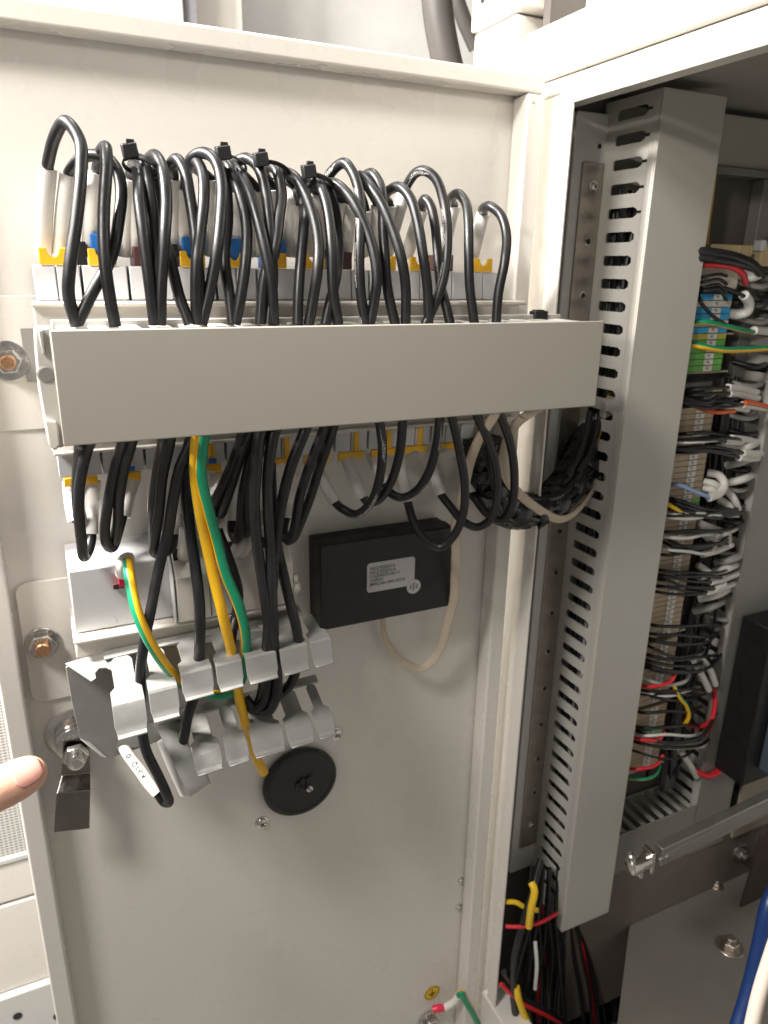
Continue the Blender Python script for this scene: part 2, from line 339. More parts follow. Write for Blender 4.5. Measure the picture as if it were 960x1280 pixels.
# lock lever (quarter-turn tongue)
c = P(93, 925, .0); t = thing('lock_tongue', c, 'polished steel door lock tongue beside the pointing finger', 'door lock')
MB().lathe(P(92, 915, .0), (0, -1, 0), [(.0215, 0), (.0215, .0015), (.0185, .003), (.0140, .003)], 40).build('flange_ring', STL, t)
MB().lathe(P(92, 920, .003), (0, -1, 0), [(.0140, 0), (.0140, .003), (.0128, .0035), (.0128, .006), (.0140, .0065), (.0140, .009), (.0128, .0095), (.0128, .0115), (.0138, .012), (.0120, .0128)], 36).build('threaded_barrel', STL, t)
ca = P(94, 941, .0185)
hexbolt('b', ca, (0, -1, 0), .0100, '', '', parent=t, washer=0, h=.5)
MB().lathe(ca+Vector((0, -.0132, 0)), (0, -1, 0), [(.0062, 0), (.0062, .0008), (.0045, .0014), (.003, .0004), (.0001, .0003)], 24).build('recess', STL, t)
w0 = .0165
pts = [(P(79, 925, w0), P(112, 925, w0)), (P(77, 969, w0), P(113, 966, w0)), (P(71, 992, w0+.012), P(113, 988, w0+.012)), (P(67, 1041, w0+.014), P(112, 1036, w0+.014))]
g = MB(); th = Vector((0, .0022, 0)); vs = []
for a, b in pts: vs += [a, b, b+th, a+th]
fs = []
for i in range(3):
    for k in range(4): fs.append((i*4+k, i*4+(k+1) % 4, i*4+4+(k+1) % 4, i*4+4+k))
fs += [(3, 2, 1, 0), (12, 13, 14, 15)]
g.add(vs, fs).build('tongue', mat('mirror_steel', (.27, .25, .235), .17, 1, var=.1, vscale=40), t, bevel=.0008)

# ------------------------------------------------------------------ cabinet body
XF = .39
YR = -.75; XB = 1.05; ZF = -.802
lip = lambda n, a, b, m=PAINT, bev=.002: box(a, b).build(n, m, cb, bevel=bev)
# frame: outer face, gutter, lip
lip('frame_header', (XF, YR, .1465), (XF+.06, .042, .1815), bev=.004)
lip('frame_gutter', (XF+.006, YR, .1342), (XF+.05, .040, .1463))
lip('frame_lip', (XF, YR, .1235), (XF+.0025, -.0287, .1338), bev=.0008)
lip('frame_post', (XF+.006, -.0283, -1.0), (XF+.009, .040, .1338), bev=.0008)
lip('frame_return', (XF+.0026, -.0310, -.815), (XF+.0058, -.0284, .1232), bev=.0004)
lip('frame_lip', (XF, -.0447, -.815), (XF+.0025, -.0287, .1232), bev=.0008)
lip('frame_sill', (XF-.002, YR, -.90), (XF+.03, -.020, -.8155), bev=.002)
# inner walls
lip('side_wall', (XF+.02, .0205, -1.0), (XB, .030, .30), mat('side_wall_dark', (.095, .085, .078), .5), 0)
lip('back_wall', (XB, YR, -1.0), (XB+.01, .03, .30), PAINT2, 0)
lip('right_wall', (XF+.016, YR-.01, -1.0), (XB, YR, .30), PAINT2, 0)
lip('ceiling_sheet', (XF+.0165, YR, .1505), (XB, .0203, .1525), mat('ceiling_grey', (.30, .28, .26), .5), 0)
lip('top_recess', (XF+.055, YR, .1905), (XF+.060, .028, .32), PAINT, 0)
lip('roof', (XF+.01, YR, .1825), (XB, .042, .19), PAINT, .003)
lip('void_plate', (XF+.031, YR, -1.0), (XB, .0203, -.992), mat('void_shade', (.06, .05, .045), .6), 0)  # near-black plate added for the dark void beside the base plate
MB().prism([(.606, -.0305, ZF), (.500, -.126, ZF), (.470, -.20, ZF), (.47, YR, ZF), (XB, YR, ZF), (XB, -.0305, ZF)], (0, 0, -.004)).build('base_plate', mat('base_grey', (.20, .185, .165), .45, .2), cb)
#'base_grey', (.24, .225, .20), .45, .2), 0)
lip('wall_panel', (.545, .0085, .100), (.95, .0203, .1445), mat('interior_grey', (.40, .375, .33), .5), .001)
lip('wall_rail', (.545, .004, .0925), (.95, .0203, .0995), DKR, .001)
lip('upright', (.672, .006, -.66), (.690, .0203, .0922), DKR, .001)
lip('base_bracket', (.50, -.030, -.93), (1.0, .0203, -.703), mat('base_brown', (.15, .125, .11), .5), .002)
# hinge column: strip, steel plate, holes
col = MB().prism(rrect(.440, .4800, -.690, .1325, .003, .0130), (0, .0072, 0)).build('hinge_strip', PAINT2, cb, bevel=.001)
hp = MB().prism(rrect(.4500, .4735, -.655, .093, .001, .0110), (0, .0018, 0)).build('hinge_plate', STD, cb, bevel=.0006)
MB().lathe((.4675, .0129, .1065), (0, -1, 0), [(.0021, 0), (.0021, .0002)], 16).build('bolt_hole', BLK, col)
for i in range(16):
    z = .074-i*.0465
    if i in (0, 15): screw('s', (.4635, .0109, z), (0, -1, 0), .0035, '', parent=hp)
    else:
        MB().lathe((.4630, .0108, z), (0, -1, 0), [(.0034, 0), (.0034, .0003), (.0026, .0004)], 18).build('countersink', STL, hp)
        MB().lathe((.4633, .0103, z), (0, -1, 0), [(.0023, 0), (.0023, .0002)], 16).build('bolt_hole', BLK, hp)
# neighbouring cabinet beyond the door and frame
nb = thing('neighbour_cabinet', (.55, .09, -1.0), 'white neighbouring cabinet with overhanging top, behind the door corner', 'cabinet')
box((XF+.004, .046, -1.0), (XF+.4, .1135, .2060)).build('side_post', PAINT, nb, bevel=.003)
box((XF+.002, .030, .2072), (XF+.4, .1165, .42)).build('header', PAINT, nb, bevel=.002)
MB().lathe(PX(604, -2, XF+.002), (-1, 0, 0), [(.004, 0), (.004, .0004)], 16).build('bolt_hole', BLK, nb)
# things seen over and beside the door
t = tag(tube('rubber_hose', [P(543, -140, -.25), P(545, -20, -.25), P(548, 20, -.25), P(557, 70, -.25), P(575, 140, -.25)], .0165, HOSE, seg=20), 'thick grey rubber hose hanging behind the top of the door', 'hose')
tag(tube('rubber_hose', [P(566, -60, -.40), P(569, -10, -.40), P(578, 20, -.40), P(595, 60, -.40)], .010, HOSE, seg=16), 'thinner grey hose crossing behind the thick hose', 'hose')
wl = thing('wall_pier', (.16, .62, -1.6), 'pale wall pier with a dark edge strip, above the left of the door', 'wall')
a = P(238, 0, -.62); box((a.x-.9, .62, -1.6), (a.x-.010, .80, 1.2)).build('pier', WALLP, wl, bevel=.003)
box((a.x-.009, .63, -1.6), (a.x+.010, .79, 1.2)).build('edge_strip', mat('slate_strip', (.16, .16, .17), .4), wl)
b = P(285, 0, -.70); box((a.x+.012, .70, -1.6), (b.x+.02, .86, 1.2)).build('reveal', WALLP, wl)
c = P(530, 0, -.9); o = box((b.x+.03, .9, -1.6), (c.x+.9, .93, 1.2)).build('partition', mat('cool_grey_paint', (.58, .57, .55), .55), None); tag(o, 'plain grey partition behind the hanging hose', 'wall')
# cabinet with a perforated door, left of the lock flange
g = thing('distant_cabinet', (-.4, .34, -1.6), 'white cabinet with a finely perforated panel at the left edge', 'cabinet')
zt = P(10, 1070, -.34).z; zs = P(10, 1128, -.34).z; z2 = P(10, 1238, -.34).z; xr = .3
box((-1.2, .340, zt), (xr, .60, P(10, 560, -.34).z)).build('perforated_panel', PERF, g)
box((-1.2, .336, zt-.010), (xr, .60, zt-.0005)).build('trim', PAINT2, g, bevel=.002)
box((-1.2, .338, zs+.0015), (xr, .60, zt-.0105)).build('door_panel', PAINT, g, bevel=.003)
box((-1.2, .350, zs-.001), (xr, .60, zs+.001)).build('seam', DKR, g)
box((-1.2, .338, z2), (xr, .60, zs-.0015)).build('door_panel', PAINT, g, bevel=.003)
box((-1.2, .330, -1.6), (xr, .60, z2-.001)).build('plinth', PAINT2, g, bevel=.003)
for x in (22, 72): MB().lathe(P(x, 1270, -.3298), (0, -1, 0), [(.006, 0), (.006, .0004)], 16).build('bolt_hole', BLK, g)

# ------------------------------------------------------------------ slotted cable duct on the hinge-side wall
DX0, DX1, DYF, DYB, DZT, DZB = .4745, .5400, -.050, .018, .1415, -.727
dt = thing('cable_duct', (.507, -.016, DZB), 'tall grey slotted wiring duct standing beside the hinge strip', 'cable duct')
def slotted(name, x, zs, y0, y1, h, front, m, flip=1):
    # side wall as a sheet with real slots: rails, and one web between each pair of slots
    g = MB(); th = .0018; zs = sorted(zs)
    g.box((x, DYF+.0018, DZB), (x+th, y0, DZT)); g.box((x, y1, DZB), (x+th, DYB, DZT))
    prev = DZB
    for z in zs:
        g.box((x, y0, prev), (x+th, y1, z-h/2)); prev = z+h/2
        c = .004                                    # chamfered mouth of the slot, narrow neck towards the cover
        g.prism([(x, y0, z-h/2), (x, y0+c, z-h/2), (x, y0, z-h/2+c*.55)], (th, 0, 0))
        g.prism([(x, y0, z+h/2), (x, y0, z+h/2-c*.55), (x, y0+c, z+h/2)], (th, 0, 0))
        g.prism([(x, y1, z-h/2), (x, y1, z-h/2+.002), (x, y1-.002, z-h/2)], (th, 0, 0))
        g.prism([(x, y1, z+h/2), (x, y1-.002, z+h/2), (x, y1, z+h/2-.002)], (th, 0, 0))
    g.box((x, y0, prev), (x+th, y1, DZT))
    return g.build(name, m, dt, smooth=20)
NS = 43; zs = [.1290-i*.0196 for i in range(NS)]
slotted('slotted_wall', DX0, zs, -.0345, .0020, .0086, True, PVCL)
slotted('slotted_wall', DX1-.0018, zs, -.0345, .0020, .0086, True, PVCL)
for z in zs:                                        # break-off necks towards the cover
    if z > .045: box((DX0-.00012, -.0415, z-.0011), (DX0+.0019, -.0340, z+.0011)).build('slot_neck', BLK, dt)
box((DX0+.0019, DYB-.003, DZB), (DX1-.0019, DYB-.001, DZT)).build('duct_back', PVCL, dt)
g = MB(); e = .0022
g.box((DX0-e, DYF-.0018, DZB-.004), (DX1+e, DYF, DZT)); g.box((DX0-e, DYF+.0002, DZB-.004), (DX0-.0004, DYF+.0085, DZT)); g.box((DX1+.0004, DYF+.0002, DZB-.004), (DX1+e, DYF+.0085, DZT))
g.build('duct_cover', mat('duct_cover_grey', (.43, .415, .375), .36, var=.025, vscale=8, bump=.05), dt, bevel=.0009)
# wires seen through the slots
rnd = random.Random(3)
for i in range(16):
    x = DX0+.008+rnd.random()*.045; y = DYF+.012+rnd.random()*.045; pts = []
    for k in range(9): pts.append(Vector((x+rnd.uniform(-.006, .006), min(.010, max(DYF+.010, y+rnd.uniform(-.008, .008))), .075-rnd.random()*.01-k*.096)))
    m = [CAB, CAB, GRW, CAB][i % 4]
    tag(tube('duct_wire', pts, .0019, m, n=4, seg=6), 'thin wire running up inside the tall slotted duct', 'wire', 'wires inside the tall duct')

# second duct further in, and the cross duct below
d2 = thing('cable_duct', (.71, -.0, -.72), 'second grey slotted duct deep inside, right of the terminals', 'cable duct')
g = MB(); X2 = .692; g.box((X2, .010, -.72), (X2+.0018, .018, .080)); g.box((X2, -.030, -.72), (X2+.0018, -.020, .080))
z = .070
while z > -.71: g.box((X2, -.020, z-.010), (X2+.0018, .010, z)); z -= .0185
g.build('slotted_wall', PVCL, d2)
box((X2-.001, -.032, -.72), (X2+.062, -.0302, .08)).build('duct_cover', mat('duct_cover_shaded', (.20, .19, .18), .45), d2, bevel=.0008)  # shade on this cover is put into a darker grey
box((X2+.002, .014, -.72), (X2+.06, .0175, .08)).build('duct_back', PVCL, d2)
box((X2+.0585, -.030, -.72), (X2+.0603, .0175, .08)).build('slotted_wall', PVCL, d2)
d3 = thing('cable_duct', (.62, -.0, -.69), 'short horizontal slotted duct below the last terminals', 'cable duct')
box((.548, -.0320, -.700), (.690, -.0302, -.640)).build('duct_cover', mat('duct_cover_shaded', (.2, .19, .18), .45), d3, bevel=.0008)
box((.548, .014, -.700), (.690, .0175, -.640)).build('duct_back', PVCL, d3)
for i in range(9):
    box((.553+i*.0155, -.0300, -.6415), (.560+i*.0155, .0138, -.6395)).build('finger', PVC, d3, bevel=.0005)
box((.548, -.0300, -.700), (.690, .0138, -.698)).build('lower_wall', PVC, d3)
# ------------------------------------------------------------------ row of circuit breakers on the door
PITCH = .0277; BX = .0009
TOPS = ['y', 'kyb', 'm', 'kyb', 'yb', 'yb', 'y', 'km', 'y', 'y', 'm', 'y']   # clip and insert colours left to right
lab = ['leftmost circuit breaker in the row above the grey cover'] + [ORD[i]+' circuit breaker from the left, row above the grey cover' for i in range(1, 11)] + ['rightmost circuit breaker in the row above the grey cover']
meshes = {}
def copy_of(key, maker, parent):
    if key not in meshes: meshes[key] = maker(parent); return meshes[key]
    o = meshes[key].copy(); COL.objects.link(o); o.parent = parent; return o
for i in range(12):
    x = BX+i*PITCH; t = thing('circuit_breaker', (x, 0, -.133), lab[i], 'circuit breaker', 'circuit breakers in one row')
    def term(z0, z1, s):
        def mk(p):
            xx = wloc(p).x; g = MB(); a = .0008
            ft, fb = (.0440, .0455) if s > 0 else (.0455, .0440)
            prof = [(-.004, z1), (-ft, z1), (-fb, z0), (-.004, z0)]
            for xa, xb in ((xx+a, xx+.0132), (xx+.0138, xx+PITCH-a)):
                g.prism([(xa, q[0], q[1]) for q in prof], (xb-xa, 0, 0))
            return g.build('terminal_block', PLW, p, bevel=.0007)
        return mk
    copy_of('u', term(-.0205, 0, 1), t); copy_of('l', term(-.1327, -.112, -1), t)
    copy_of('b', lambda p: box((wloc(p).x+.0005, -.044, -.1115), (wloc(p).x+PITCH-.0005, -.004, -.021)).build('body', PLC, p, bevel=.0006), t)
    def clip(z0, z1, up):
        def mk(p):
            xx = wloc(p).x; g = MB()
            pts = [(xx+.005, z0), (xx+.021, z0), (xx+.021, z1)]
            for k in range(7):
                a = math.pi*k/6; pts.append((xx+.0130+.0036*math.cos(a), z1-(z1-z0)*.55*math.sin(a)*1.0))
            pts += [(xx+.005, z1)]
            if not up: pts = [(xx+.003, z0), (xx+.0093, z0+.0012), (xx+.0135, z0+.003), (xx+.0177, z0+.0012), (xx+.024, z0), (xx+.024, z1), (xx+.003, z1)]
            g.prism([(q[0], -.0450, q[1]) for q in pts], (0, .0024, 0)); return g.build('yellow_clip', YEL, p, bevel=.0006)
        return mk
    s = TOPS[i]
    if 'y' in s: copy_of('yc', clip(.0002, .0100, True), t)
    if 'b' in s: copy_of('bi', lambda p: box((wloc(p).x+.0075, -.0422, .0002), (wloc(p).x+.0215, -.020, .0185)).build('blue_insert', BLU, p, bevel=.0006), t)
    if 'k' in s: copy_of('ki', lambda p: box((wloc(p).x-.0035, -.0424, .0002), (wloc(p).x+.0045, -.020, .0140)).build('black_insert', BLK, p, bevel=.0006), t)
    if 'm' in s: copy_of('mi', lambda p: box((wloc(p).x+.0045, -.0425, .0002), (wloc(p).x+.0150, -.020, .0120)).build('maroon_insert', MAR, p, bevel=.0006), t)
    if i not in (2,):
        copy_of('yl', clip(-.1395, -.1330, False), t)
        if i % 2 or i in (4, 8): copy_of('ys', lambda p: box((wloc(p).x+.0155, -.0462, -.1326), (wloc(p).x+.0195, -.0440, -.113)).build('yellow_lever', YEL, p, bevel=.0004), t)
        if i in (1, 3, 4): copy_of('bs', lambda p: box((wloc(p).x+.0148, -.0470, -.1318), (wloc(p).x+.0202, -.0463, -.128)).build('blue_tip', BLU, p), t)
# shroud in front of the breakers
t = thing('breaker_shroud', (.17, -.05, -.124), 'cream plastic shroud strip between the breakers and the grey cover', 'shroud')
MB().prism(rrect(-.0010, .3440, -.1130, -.0210, .0035, -.0600), (0, .0050, 0)).build('front_strip', PLC, t, bevel=.001)
MB().prism([(-.0015, -.0640, -.0208), (.3475, -.0640, -.0208), (.3475, -.0462, -.0208), (-.0015, -.0462, -.0208)], (0, 0, -.0030)).build('upper_ledge', PLC, t, bevel=.001)
MB().prism([(.0000, -.0640, -.1110), (.3475, -.0640, -.1110), (.3475, -.0475, -.1110), (.0000, -.0475, -.1110)], (0, 0, -.0025)).build('lower_ledge', PLC, t, bevel=.0008)
t2 = box((-.01, -.0035, -.075), (.345, -.0005, -.040)).build('din_rail', GAL); tag(t2, 'steel mounting rail behind the breaker row', 'rail')

# grey cover box over the cable entries
CX0, CX1, CZ0, CZ1, CW = .0056, .3776, -.0952, -.0325, .12
t = thing('trunking_cover', (.19, -.097, CZ0), 'long plain grey trunking across the middle of the cable rows', 'trunking')
box((CX0, -CW, CZ0), (CX1, -CW+.0020, CZ1)).build('front_cover', mat('trunking_grey', (.37, .35, .305), .45, var=.012, vscale=30, bump=.04, bscale=1200), t, bevel=.0008)
for k in range(21):                                 # fingers of the trunking's upper and lower walls
    x = CX0+.004+k*.0176
    box((x, -.1178, CZ1-.0030), (x+.0105, -.072, CZ1-.0012)).build('finger', PVCL, t, bevel=.0005)
    box((x, -.1178, CZ0+.0012), (x+.0105, -.072, CZ0+.0030)).build('finger', PVCL, t, bevel=.0005)
box((CX0+.002, -.0718, CZ0-.002), (CX1-.002, -.0665, CZ1+.002)).build('base', PVCL, t, bevel=.0008)
# projecting end of the trunking body with a round hole
pr = [(-.0017, -.0330), (.0075, -.0335), (.0075, -.1010), (.0040, -.1030), (-.0012, -.0995), (-.0028, -.0865), (-.0036, -.0645), (-.0026, -.0422)]
MB().prism([(x, -.0900, z) for x, z in pr], (0, .0170, 0)).build('end_piece', PVCL, t, bevel=.0014)
MB().lathe((.0016, -.0899, -.0593), (0, -1, 0), [(.0050, 0), (.0050, .0004), (.0041, .0007)], 20).build('hole_rim', PVC, t)
MB().lathe((.0016, -.0903, -.0593), (0, -1, 0), [(.0040, 0), (.0040, .0006)], 20).build('end_hole', DKR, t)
MB().prism([(-.0030, -.0930, -.0840), (.0040, -.0930, -.0860), (.0046, -.0930, -.1000), (.0010, -.0930, -.1035), (-.0020, -.0930, -.1000)], (0, .0028, 0)).build('latch_tab', PLC, t, bevel=.0012)
MB().prism([(.0000, -.0925, -.0345), (.0030, -.0925, -.0345), (.0030, -.0925, -.0470), (.0012, -.0925, -.0485)], (0, .0023, 0)).build('latch_tab', PVC, t, bevel=.0008)
box((CX1-.0032, -.1165, CZ0+.003), (CX1-.0012, -.072, CZ1-.004)).build('end_piece', PVCL, t)

# ------------------------------------------------------------------ black cables looping over the top
CR, SR = .0034, .0051
# (sleeve base, sleeve top, path..., dw = shift of the loop off the door, printed)
TOP = [
 ((54, 322), (60, 210), [(60, 205), (69, 170), (82, 152), (100, 177), (101.5, 212), (96, 271), (87, 337), (86, 370), (96, 408)], .004, 0, 'tallest black cable loop, far left over the breakers'),
 ((76, 322), (86, 218), [(89, 212), (101, 198), (117, 194), (134, 198), (146, 212), (151.5, 238), (149, 271), (139, 322), (117, 363), (97, 404)], -.010, 0, 'low black loop passing behind the second tall loop from the left'),
 ((112, 322), (121, 216), [(122, 208), (126, 190), (132, 184), (133, 206), (129.6, 271), (131, 326), (137, 370), (144, 408)], .003, 0, 'second tall black loop from the left, with an upright front strand'),
 ((154, 322), (163, 224), [(164, 213), (170, 209), (173, 225), (174, 249), (179, 293), (186, 348), (193, 406)], .004, 1, 'black cable under the leftmost cable tie, left of the pair'),
 ((170, 322), (170, 232), [(166, 210), (172, 199), (181, 206), (187, 238), (192, 282), (196, 326), (198, 359), (196, 406)], .000, 1, 'black cable under the leftmost cable tie, right of the pair'),
 ((184, 322), (188, 240), [(187, 215), (192, 208), (194, 222), (198, 262), (206, 300), (213, 325), (224, 370), (237, 405)], -.014, 0, 'rear black cable slanting right behind the third tall loop'),
 ((205, 322), (196, 232), [(185, 206), (193.8, 194), (203.6, 212), (208, 249), (206, 293), (201.5, 359), (201, 406)], .005, 0, 'straight-falling black cable right of the leftmost cable tie'),
 ((216, 322), (217, 224), [(216, 215), (213.5, 206), (221, 199), (231, 214), (237.6, 249), (243, 285), (247, 326), (250, 370), (250, 405)], -.004, 0, 'black cable with a small hooked top, mid-left'),
 ((230, 322), (231, 236), [(234, 214), (244, 201), (253, 216), (255, 245), (250, 293), (246, 326), (245, 370), (247, 405)], .005, 0, 'black cable with a shiny narrow loop inside the wide round loop'),
 ((265, 322), (262, 224), [(247, 212), (238, 200), (253, 191), (268, 199), (277, 228), (276, 271), (271, 315), (263, 359), (252, 406)], .002, 0, 'wide round black loop left of the second cable tie'),
 ((262, 322), (273, 226), [(276, 212), (279, 204), (282, 223), (285, 271), (281, 326), (287, 370), (291, 405)], -.008, 0, 'dark rear cable falling from the second cable tie'),
 ((296, 322), (296, 240), [(281, 214), (284, 205), (299, 238), (308, 282), (307, 326), (300, 376), (294, 405)], .004, 1, 'printed black cable bowing right from the second cable tie'),
 ((314, 322), (311, 236), [(289, 216), (293, 210), (308, 232), (321, 271), (332, 315), (340, 359), (342.5, 406)], .006, 0, 'glossy black cable slanting right across the middle breakers'),
 ((322, 322), (321, 238), [(298, 212), (296, 203), (308, 198), (322, 208), (331, 234), (336, 271), (339, 310), (341, 350), (336, 405)], -.006, 0, 'round black loop left of the third cable tie'),
 ((345, 322), (340, 236), [(330, 216), (337, 208), (346, 214), (352, 243), (349, 271), (344, 310), (331, 345), (325, 405)], -.002, 0, 'black cable under the third cable tie'),
 ((360, 322), (371, 236), [(358, 224), (354, 216), (367, 220), (381, 241), (392, 271), (398, 304), (397, 337), (391, 376), (386, 406)], .005, 0, 'black cable bowing right between the third and fourth ties'),
 ((371, 322), (374, 255), [(372, 240), (376, 238), (380, 263), (380, 282), (376, 326), (373, 370), (372, 406)], -.006, 1, 'printed black cable hanging straight behind the bowed one'),
 ((390, 322), (399, 243), [(384, 230), (389, 221), (403, 239), (411, 271), (414.6, 315), (416, 359), (423, 406)], .005, 0, 'black cable falling straight from the fourth cable tie'),
 ((403, 322), (406, 250), [(392, 230), (398, 223), (413, 245), (421, 276), (423, 315), (420, 348), (411, 385), (407, 406)], -.004, 0, 'black cable just right of the fourth cable tie, crossing behind'),
 ((413, 322), (424, 252), [(410, 226), (420, 209), (431, 204), (441, 216), (449, 240), (451, 262), (450, 292), (449, 330), (451, 367), (457, 406)], -.001, 1, 'high speckled black loop right of the fourth cable tie'),
 ((432, 322), (438, 254), [(415, 238), (409, 230), (420, 230), (434, 242), (447, 262), (460, 292), (468, 320), (471, 349), (467, 382), (462, 406)], .007, 0, 'glossy black cable bowing right below the speckled loop'),
 ((452, 322), (456, 262), [(446, 228), (451, 220), (462, 232), (477, 255), (490, 285), (501, 320), (507, 358), (507, 406)], .006, 0, 'glossy black cable running diagonally to the right'),
 ((467, 322), (472, 256), [(456, 226), (458, 219), (465, 217), (473, 227), (478, 244), (479, 285), (481, 320), (484, 358), (494, 406)], -.006, 0, 'grey-black loop behind the diagonal cable'),
 ((478, 322), (487, 256), [(482, 246), (488, 237), (500, 234), (513, 248), (522, 278), (529, 320), (534, 358), (536, 406)], .004, 1, 'black loop under the left shoulder of the biggest right-hand loop'),
 ((483, 322), (505, 242), [(509, 231), (520, 216), (531, 213.5), (545, 224), (555, 253), (559, 284), (558, 326), (552, 357), (540, 388), (531, 406)], -.003, 1, 'biggest black loop at the right, printed along its outside'),
 ((508, 324), (527, 262), [(527, 257), (531, 249), (538, 257), (544, 284), (547, 315), (551, 357), (556, 376), (563, 405)], -.012, 0, 'small black hooked cable inside the biggest right-hand loop'),
 ((552, 326), (567, 257), [(564, 252), (566, 245), (573, 242.5), (582, 253), (585.4, 274), (586, 315), (587, 357), (593, 406)], -.002, 0, 'second black cable hook from the right'),
 ((590, 328), (604, 267), [(603, 263), (606, 259), (613, 258), (626, 269), (633, 294), (631, 326), (623, 367), (620, 406)], -.002, 0, 'rightmost black cable hook over the breakers'),
]
for sb, st, pp, dw, prn, lb in TOP:
    t = thing('power_cable', P(pp[-1][0], pp[-1][1], .1), lb, 'cable', 'black cables looping over the breakers')
    n = len(pp); pts = []
    for k, (x, y) in enumerate(pp):
        f = k/(n-1); ww = .050+.050*min(1, f*1.35)**.8 + dw*math.sin(math.pi*min(1, f*1.05))
        pts.append(P(x, y, min(.108, ww)))
    b0 = P(sb[0], sb[1]-4, .030); s1 = P(st[0], st[1], .046)
    mid = b0.lerp(s1, .5)+Vector((-.0006, -.001, 0))
    d = (pts[0]-s1); inner = s1.lerp(mid, .25)
    tube('wire', [inner, s1]+pts if d.length > .003 else [inner]+pts, CR, CABP if prn else CAB, t, n=7, spin=rnd.uniform(1.8, 3.6))
    tube('sleeve', [b0, mid, s1], SR, SLV, t, n=8, seg=14)
# cable ties on the top
for (x, y, x2, y2, L) in ((162, 188, 176, 212, 'leftmost'), (279, 191, 286, 208, 'second'), (326, 199, 340, 216, 'third'), (386, 214, 396, 232, 'rightmost')):
    t = thing('cable_tie', P(x, y, .075), {'leftmost': 'leftmost', 'second': 'second from left', 'third': 'third from left', 'rightmost': 'rightmost'}[L]+' black cable tie on top of the loops', 'cable tie', 'cable ties on the loops')
    c = P(x, y, .078); MB().obox(c, Vector((.0042, 0, .0008)), Vector((0, .0032, .0005)), Vector((-.0006, 0, .0038))).build('tie_head', BLK, t, bevel=.0007)
    MB().obox(c+Vector((.0005, -.001, .0045)), (.0022, 0, 0), (0, .001, 0), (0, 0, .0012)).build('cut_tail', BLK, t, bevel=.0003)
    cc = P(x2, y2, .07); pts = []
    for k in range(15):
        a = math.pi*.75+2*math.pi*k/14; pts.append(cc+Vector((math.cos(a)*.0098, -math.sin(a)*.0075-.002, math.cos(a)*-.0022+math.sin(a)*.0034+.001)))
    strip('tie_band', [c]+pts, .0028, .0011, BLK, t, n=3, up=(1, 0, 0))
t = thing('cable_tie', P(673, 397, .06), 'black cable tie head poking above the right end of the trunking', 'cable tie')
MB().obox(P(673, 396, .07), (.0062, 0, 0), (0, .004, 0), (0, 0, .0045)).build('tie_head', BLK, t, bevel=.0008)
MB().obox(P(673, 389, .07), (.004, 0, 0), (0, .003, 0), (0, 0, .0012)).build('ratchet', BLK, t, bevel=.0004)
tube('band', [P(640, 399, .07), P(652, 397, .07), P(668, 398, .07)], .0016, BLK, t, n=4, seg=8)

